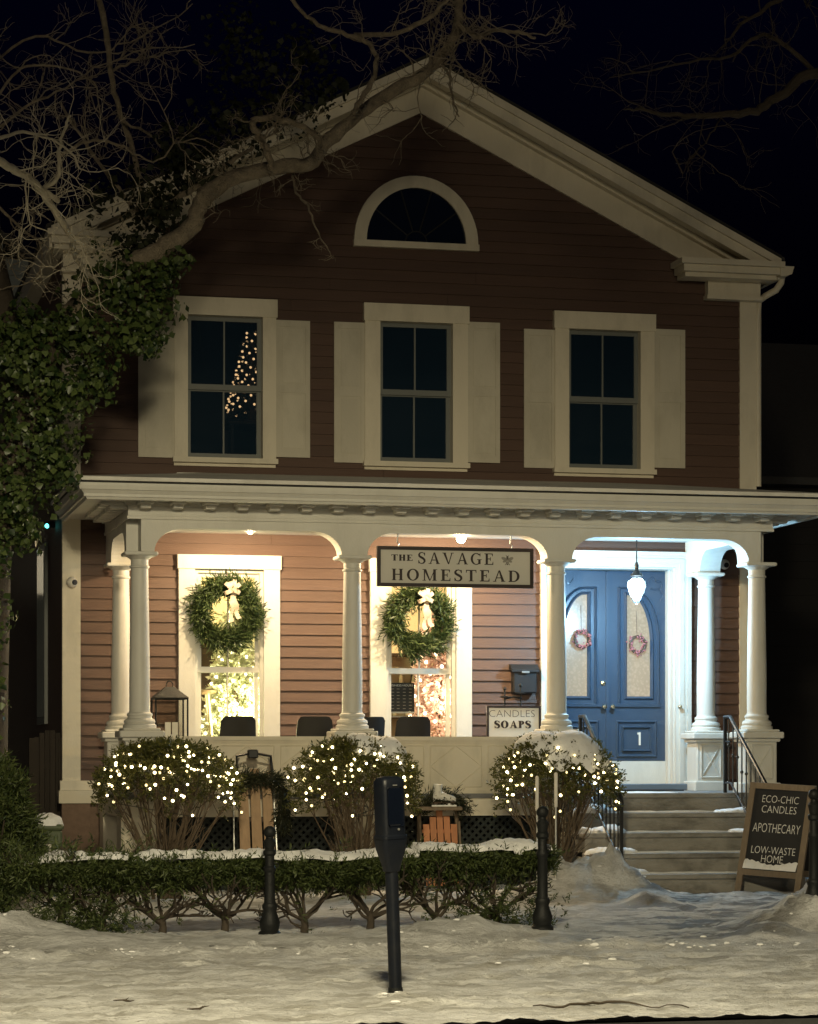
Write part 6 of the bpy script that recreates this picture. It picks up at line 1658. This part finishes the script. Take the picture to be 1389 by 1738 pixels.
# second limbs
sec = []
def add_limb(pxs, r0, r1, Yf=None, jit=.008, m='bark'):
    l_, rr_ = limb(pxs, Yf or (lambda t: YTREE - .5 - .4 * t), r0, r1, 8, jit); b = MB(); b.tube(l_, rr_, 8); b.build('limb', m, tree, True); sec.append(l_); return l_
LA = add_limb([(168, 480), (140, 455), (125, 425), (120, 400), (95, 360), (60, 310), (25, 290), (-10, 268), (-60, 240)], .026, .042, lambda t: YTREE - .4 - 4.6 * t, .008, 'bark_lit')
LB = add_limb([(98, 340), (75, 320), (100, 300), (100, 265), (108, 220), (118, 195)], .026, .012, lambda t: YTREE - 2.9 - .6 * t, .008, 'bark_lit')
LC = add_limb([(247, 373), (290, 345), (340, 310), (393, 272), (430, 250)], .04, .022, lambda t: YTREE + .5)
LD = add_limb([(460, 285), (452, 250), (436, 225), (428, 205), (470, 200), (515, 215), (548, 240)], .042, .028)
LE = add_limb([(165, -20), (178, 40), (188, 120), (200, 180), (218, 230), (238, 310), (247, 373)], .035, .03, lambda t: YTREE + 1.2)
LF = add_limb([(490, -10), (530, 35), (580, 55), (620, 70), (640, 100), (625, 150), (600, 190)], .022, .03)
LG = add_limb([(780, 40), (810, 60), (840, 50), (880, 55), (910, 65)], .035, .015)
LH = add_limb([(600, 60), (680, 55), (740, 20), (775, -20)], .03, .022)
LI = add_limb([(498, 285), (500, 322), (522, 350), (540, 395), (560, 430)], .016, .007, lambda t: YTREE - .8 * t)
LJ = add_limb([(752, 110), (762, 130), (770, 170), (778, 195)], .016, .008)
LK = add_limb([(100, 175), (150, 250), (200, 320), (245, 372)], .016, .024, lambda t: YTREE + .8)
LL_ = add_limb([(0, 235), (50, 225), (110, 250), (140, 290)], .018, .009, lambda t: YTREE - 4 + .8 * t, .008, 'bark_lit')
b = MB()
twigs_from(b, main, None, 12, .5, 3, (0, -.1, .25), .016, .6, 3, .45)
twigs_from(b, main, None, 7, .4, 2, (0, -.5, -.4), .010, .6, 3, .35)
b.build('twigs', 'bark', tree)['kind'] = 'stuff'
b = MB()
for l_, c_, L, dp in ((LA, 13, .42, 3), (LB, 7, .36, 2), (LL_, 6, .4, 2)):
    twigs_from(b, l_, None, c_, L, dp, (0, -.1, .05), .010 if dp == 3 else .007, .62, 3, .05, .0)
b.build('twigs', 'bark_lit', tree)['kind'] = 'stuff'
b = MB()
for l_, c_, L, dp in ((LC, 5, .4, 2), (LD, 10, .36, 3), (LE, 4, .5, 2), (LF, 8, .4, 2), (LG, 7, .35, 3), (LH, 6, .4, 2), (LI, 6, .22, 2), (LJ, 4, .2, 1), (LK, 5, .4, 2)):
    twigs_from(b, l_, None, c_, L, dp, (0, -.1, .05), .012 if dp == 3 else .008, .62, 3, .05, .0)
b.build('twigs', 'bark', tree)['kind'] = 'stuff'
# thin boughs of the crown crossing the upper left sky
b = MB()
for pxs, yo in (([(-30, 240), (40, 185), (110, 150), (200, 95), (330, 75)], .3), ([(-25, 120), (60, 62), (150, 88), (240, 62), (330, 5)], .7), ([(-28, 330), (30, 380), (70, 420), (60, 470), (20, 490)], -.4), ([(188, 120), (235, 100), (270, 92), (290, 75)], 1.2), ([(205, 200), (260, 235), (300, 270), (350, 262)], 1.0), ([(-30, 200), (20, 130), (60, 110), (150, 130), (170, 190), (160, 260)], 0), ([(100, 265), (150, 240), (200, 245), (260, 275), (300, 240), (350, 235)], -.5)):
    l_, rr_ = limb(pxs, lambda t: YTREE + yo, .017, .006, 6, .012); b2 = MB(); b2.tube(l_, rr_, 6); b2.build('bough', 'bark', tree, True)
    b2 = MB(); twigs_from(b2, l_, None, 11, .42, 2, (0, -.1, .02), .009, .6, 3, .05, 0); b2.build('twigs', 'bark', tree)['kind'] = 'stuff'
# ivy
def ivy(clumps, name, m, L, parent, seed, droop=.7, dens=1.0):
    g = np.random.default_rng(seed); Cs = []; Ns = []
    for (px_, py_, rx, rz, ry, Yd, n_) in clumps:
        n_ = int(n_ * dens); c = P(px_, py_, Yd); s = (Yd / _den(px_)) / F
        u = g.normal(size=(n_, 3)); u /= np.linalg.norm(u, axis=1, keepdims=True); r_ = g.uniform(0, 1, n_) ** .4
        k = 1 + .28 * np.sin(4 * u[:, 0] + 5 * u[:, 2] + px_) + .22 * np.sin(9 * u[:, 2] + 6 * u[:, 0] + py_)
        Cs.append(np.stack([c.x + u[:, 0] * r_ * k * rx * s, c.y + u[:, 1] * r_ * k * ry, c.z + u[:, 2] * r_ * k * rz * s], 1)); Ns.append(u)
    C = np.concatenate(Cs); N = np.concatenate(Ns) * .8 + g.normal(size=C.shape) * .45; N[:, 1] -= .35; N /= np.linalg.norm(N, axis=1, keepdims=True)
    Dr = g.normal(size=C.shape) * .5; Dr[:, 2] -= droop; Dr -= N * np.sum(Dr * N, 1, keepdims=True); Dr /= np.linalg.norm(Dr, axis=1, keepdims=True)
    V, Fq = leaves5(C, Dr, N, L * (.35 + 1.1 * g.uniform(0, 1, len(C)) ** 1.6)); return mesh_np(name, V, Fq, m, parent)
YI = YTREE - .15
ivy([(200, 480, 75, 60, .45, YI, 700), (255, 530, 45, 55, .35, YI, 420), (130, 560, 70, 60, .5, YI, 700), (230, 570, 50, 36, .35, YI, 300), (40, 610, 70, 90, .5, YI - .2, 900), (30, 560, 45, 40, .4, YI - .2, 300), (110, 660, 65, 70, .5, YI, 600), (165, 640, 38, 50, .3, YI, 260), (50, 740, 80, 80, .5, YI, 800), (95, 790, 42, 62, .4, YI, 420), (20, 850, 48, 70, .4, YI - .1, 500), (45, 900, 26, 40, .3, YI, 180), (2, 940, 18, 50, .3, YI, 150), (-15, 1050, 34, 90, .3, YI, 260), (-20, 1180, 30, 90, .3, YI, 200), (275, 470, 32, 30, .3, YI, 160), (300, 440, 26, 22, .3, YI, 90), (258, 590, 16, 18, .2, YI, 60)], 'ivy', 'ivy_leaf', .072, tree, 3, .7, 1.5)
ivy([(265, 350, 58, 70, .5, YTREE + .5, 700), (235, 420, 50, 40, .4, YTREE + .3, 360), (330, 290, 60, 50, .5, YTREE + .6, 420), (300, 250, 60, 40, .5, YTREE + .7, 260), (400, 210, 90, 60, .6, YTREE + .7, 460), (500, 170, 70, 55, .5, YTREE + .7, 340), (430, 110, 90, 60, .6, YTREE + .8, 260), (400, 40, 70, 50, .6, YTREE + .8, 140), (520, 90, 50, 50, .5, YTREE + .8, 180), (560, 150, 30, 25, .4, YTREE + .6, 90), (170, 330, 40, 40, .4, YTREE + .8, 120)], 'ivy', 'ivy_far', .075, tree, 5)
# bare tree reaching in from the right
YQ2 = 27.0
rt = thing('bare_tree', 'dark bare tree whose thin branches hang into the sky right of the gable', 'tree', (PX(1750, YQ2), YQ2, 0))
b = MB(); xr_ = PX(1750, YQ2)
b.tube([(xr_, YQ2, -.05), (xr_ - .05, YQ2, 1.0), (xr_ + .05, YQ2, 4.0), (xr_ - .05, YQ2, 7.5), (xr_ - .2, YQ2, 10)], [.34, .26, .22, .17, .10], 12); b.build('trunk', 'bark_dark', rt, True)
def rlimb(pxs, r0, r1):
    l_, rr_ = limb(pxs, lambda t: YQ2 - .2 * t, r0, r1, 8, .012); b = MB(); b.tube(l_, rr_, 7); b.build('limb', 'bark_dark', rt, True); return l_
R1 = rlimb([(1750, 420), (1600, 260), (1500, 180), (1389, 125), (1320, 165), (1270, 190), (1180, 195), (1110, 190), (1060, 185)], .10, .008)
R2 = rlimb([(1389, 125), (1300, 60), (1240, 95), (1150, 110), (1040, 130)], .03, .006)
R3 = rlimb([(1750, 300), (1600, 60), (1480, 0), (1380, -20), (1290, 20), (1230, 70)], .08, .01)
R4 = rlimb([(1230, 192), (1200, 240), (1175, 268), (1160, 300)], .012, .004)
b = MB()
for l_, c_ in ((R1, 14), (R2, 9), (R3, 16), (R4, 4)): twigs_from(b, l_, None, c_, .5, 2, (0, 0, .05), .009, .6, 3, .35, 0)
b.build('twigs', 'bark_dark', rt)['kind'] = 'stuff'

# ------------------------------------------------------------------ neighbour house beyond the ivy
YN = 47.0
nx1 = PX(92, YN); nx0 = nx1 - 9.0; nz = PZ(60, 470, YN); 
nh = thing('neighbour_house', 'dim grey clapboard house beyond the ivy tree', 'house', ((nx0 + nx1) / 2, YN, 0))
zp = PZ(-100, 300, YN); xm_ = nx1 - 2.6
k = 0; z = .3
while z < zp - .3:
    z1 = z + .30
    hw_ = min(2.6, (zp - z1) / ((zp - nz) / 2.6)) if z1 > nz else 2.6
    b = MB(); b.add([(xm_ - hw_, YN - .03, z), (xm_ + hw_, YN - .03, z), (xm_ + hw_, YN - .005, z1), (xm_ - hw_, YN - .005, z1), (xm_ - hw_, YN + .1, z), (xm_ + hw_, YN + .1, z), (xm_ + hw_, YN + .1, z1), (xm_ - hw_, YN + .1, z1)], [(0, 1, 2, 3), (5, 4, 7, 6), (0, 4, 5, 1), (3, 2, 6, 7), (0, 3, 7, 4), (1, 5, 6, 2)])
    b.build('clapboard', 'grey_siding', nh); z = z1
b = MB(); b.box(xm_ - 2.6, xm_ + 2.59, YN + .1, YN + 9, 0, nz); b.build('wall', 'grey_siding', nh)
for s in (-1, 1):
    b = MB(); b.prism_y([(xm_, zp + .15), (xm_ + s * 2.9, nz - .12), (xm_ + s * 2.9, nz - .24), (xm_, zp + .03)], YN - .35, YN + 9); b.build('roof', 'roof_shingle', nh)
b = MB(); b.box(xm_ - .5, xm_ + .5, YN - .06, YN - .031, 4.4, 6.0); wv_ = b.build('window', 'sash', nh)
b = MB(); b.box(xm_ - .42, xm_ + .42, YN - .07, YN - .061, 4.48, 5.92); b.build('pane', 'meter_glass', wv_)

YN2 = 40.0; xa = XR + 2.2
n2 = thing('dark_neighbour_house', 'neighbouring house coloured night-dark beyond the right side of the porch', 'house', (xa + 4, YN2, 0))
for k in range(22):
    b = MB(); b.prism_x([(YN2 - .03, .28 * k), (YN2 - .006, .28 * k + .28), (YN2 + .08, .28 * k + .28), (YN2 + .08, .28 * k)], xa, xa + 8); b.build('clapboard', 'night_siding', n2)
b = MB(); b.box(xa + .01, xa + 7.99, YN2 + .081, YN2 + 8, 0, 6.16); b.build('wall', 'night_siding', n2)
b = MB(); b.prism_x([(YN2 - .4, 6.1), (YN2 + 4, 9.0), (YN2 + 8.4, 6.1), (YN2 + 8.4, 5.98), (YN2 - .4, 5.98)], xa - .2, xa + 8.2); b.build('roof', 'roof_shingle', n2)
# ------------------------------------------------------------------ street lamp on the camera's side of the road
LX, LY, LZ = -1.2, 8.4, 7.2
sl = thing('street_lamp', 'tall street lamp with a curved arm across the road', 'street lamp', (LX, LY, -.12))
b = MB(); b.lathe([(.14, 0), (.14, .4), (.09, .5), (.075, 3.0), (.06, LZ)], LX, LY, 14, -.12); b.build('post', 'iron', sl, True)
b = MB(); b.tube([(LX, LY, LZ - .2), (LX + .3, LY + .1, LZ + .15), (LX + 1.4, LY + .6, LZ + .3), (LX + 3.2, LY + 1.3, LZ + .2)], .04, 8); b.build('arm', 'iron', sl, True)
b = MB(); b.lathe([(.06, .10), (.16, .06), (.20, 0), (.18, -.02)], LX + 3.4, LY + 1.4, 14, LZ + .14); b.build('hood', 'iron', sl, True)
b = MB(); b.lathe([(.16, -.022), (.14, -.06), (.05, -.10), (.004, -.105)], LX + 3.4, LY + 1.4, 14, LZ + .14); b.build('lens', 'lamp_warm', sl, True)
ld = bpy.data.lights.new('street_light', 'SPOT'); ld.energy = 5700; ld.color = (1.0, .87, .56); ld.shadow_soft_size = .45
ld.spot_size = R(92); ld.spot_blend = .40                     # hooded fitting: little light above the horizontal
so_ = bpy.data.objects.new('street_light', ld); col.objects.link(so_); so_.location = (LX + 3.4, LY + 1.4, LZ - .1)
so_.rotation_euler = Vector((-.16, -.73, .68)).to_track_quat('Z', 'Y').to_euler()
so_.parent = sl; so_.matrix_parent_inverse = Matrix.Translation(-Vector(sl['_w']))

for o in bpy.data.objects:
    if '_w' in o: del o['_w']
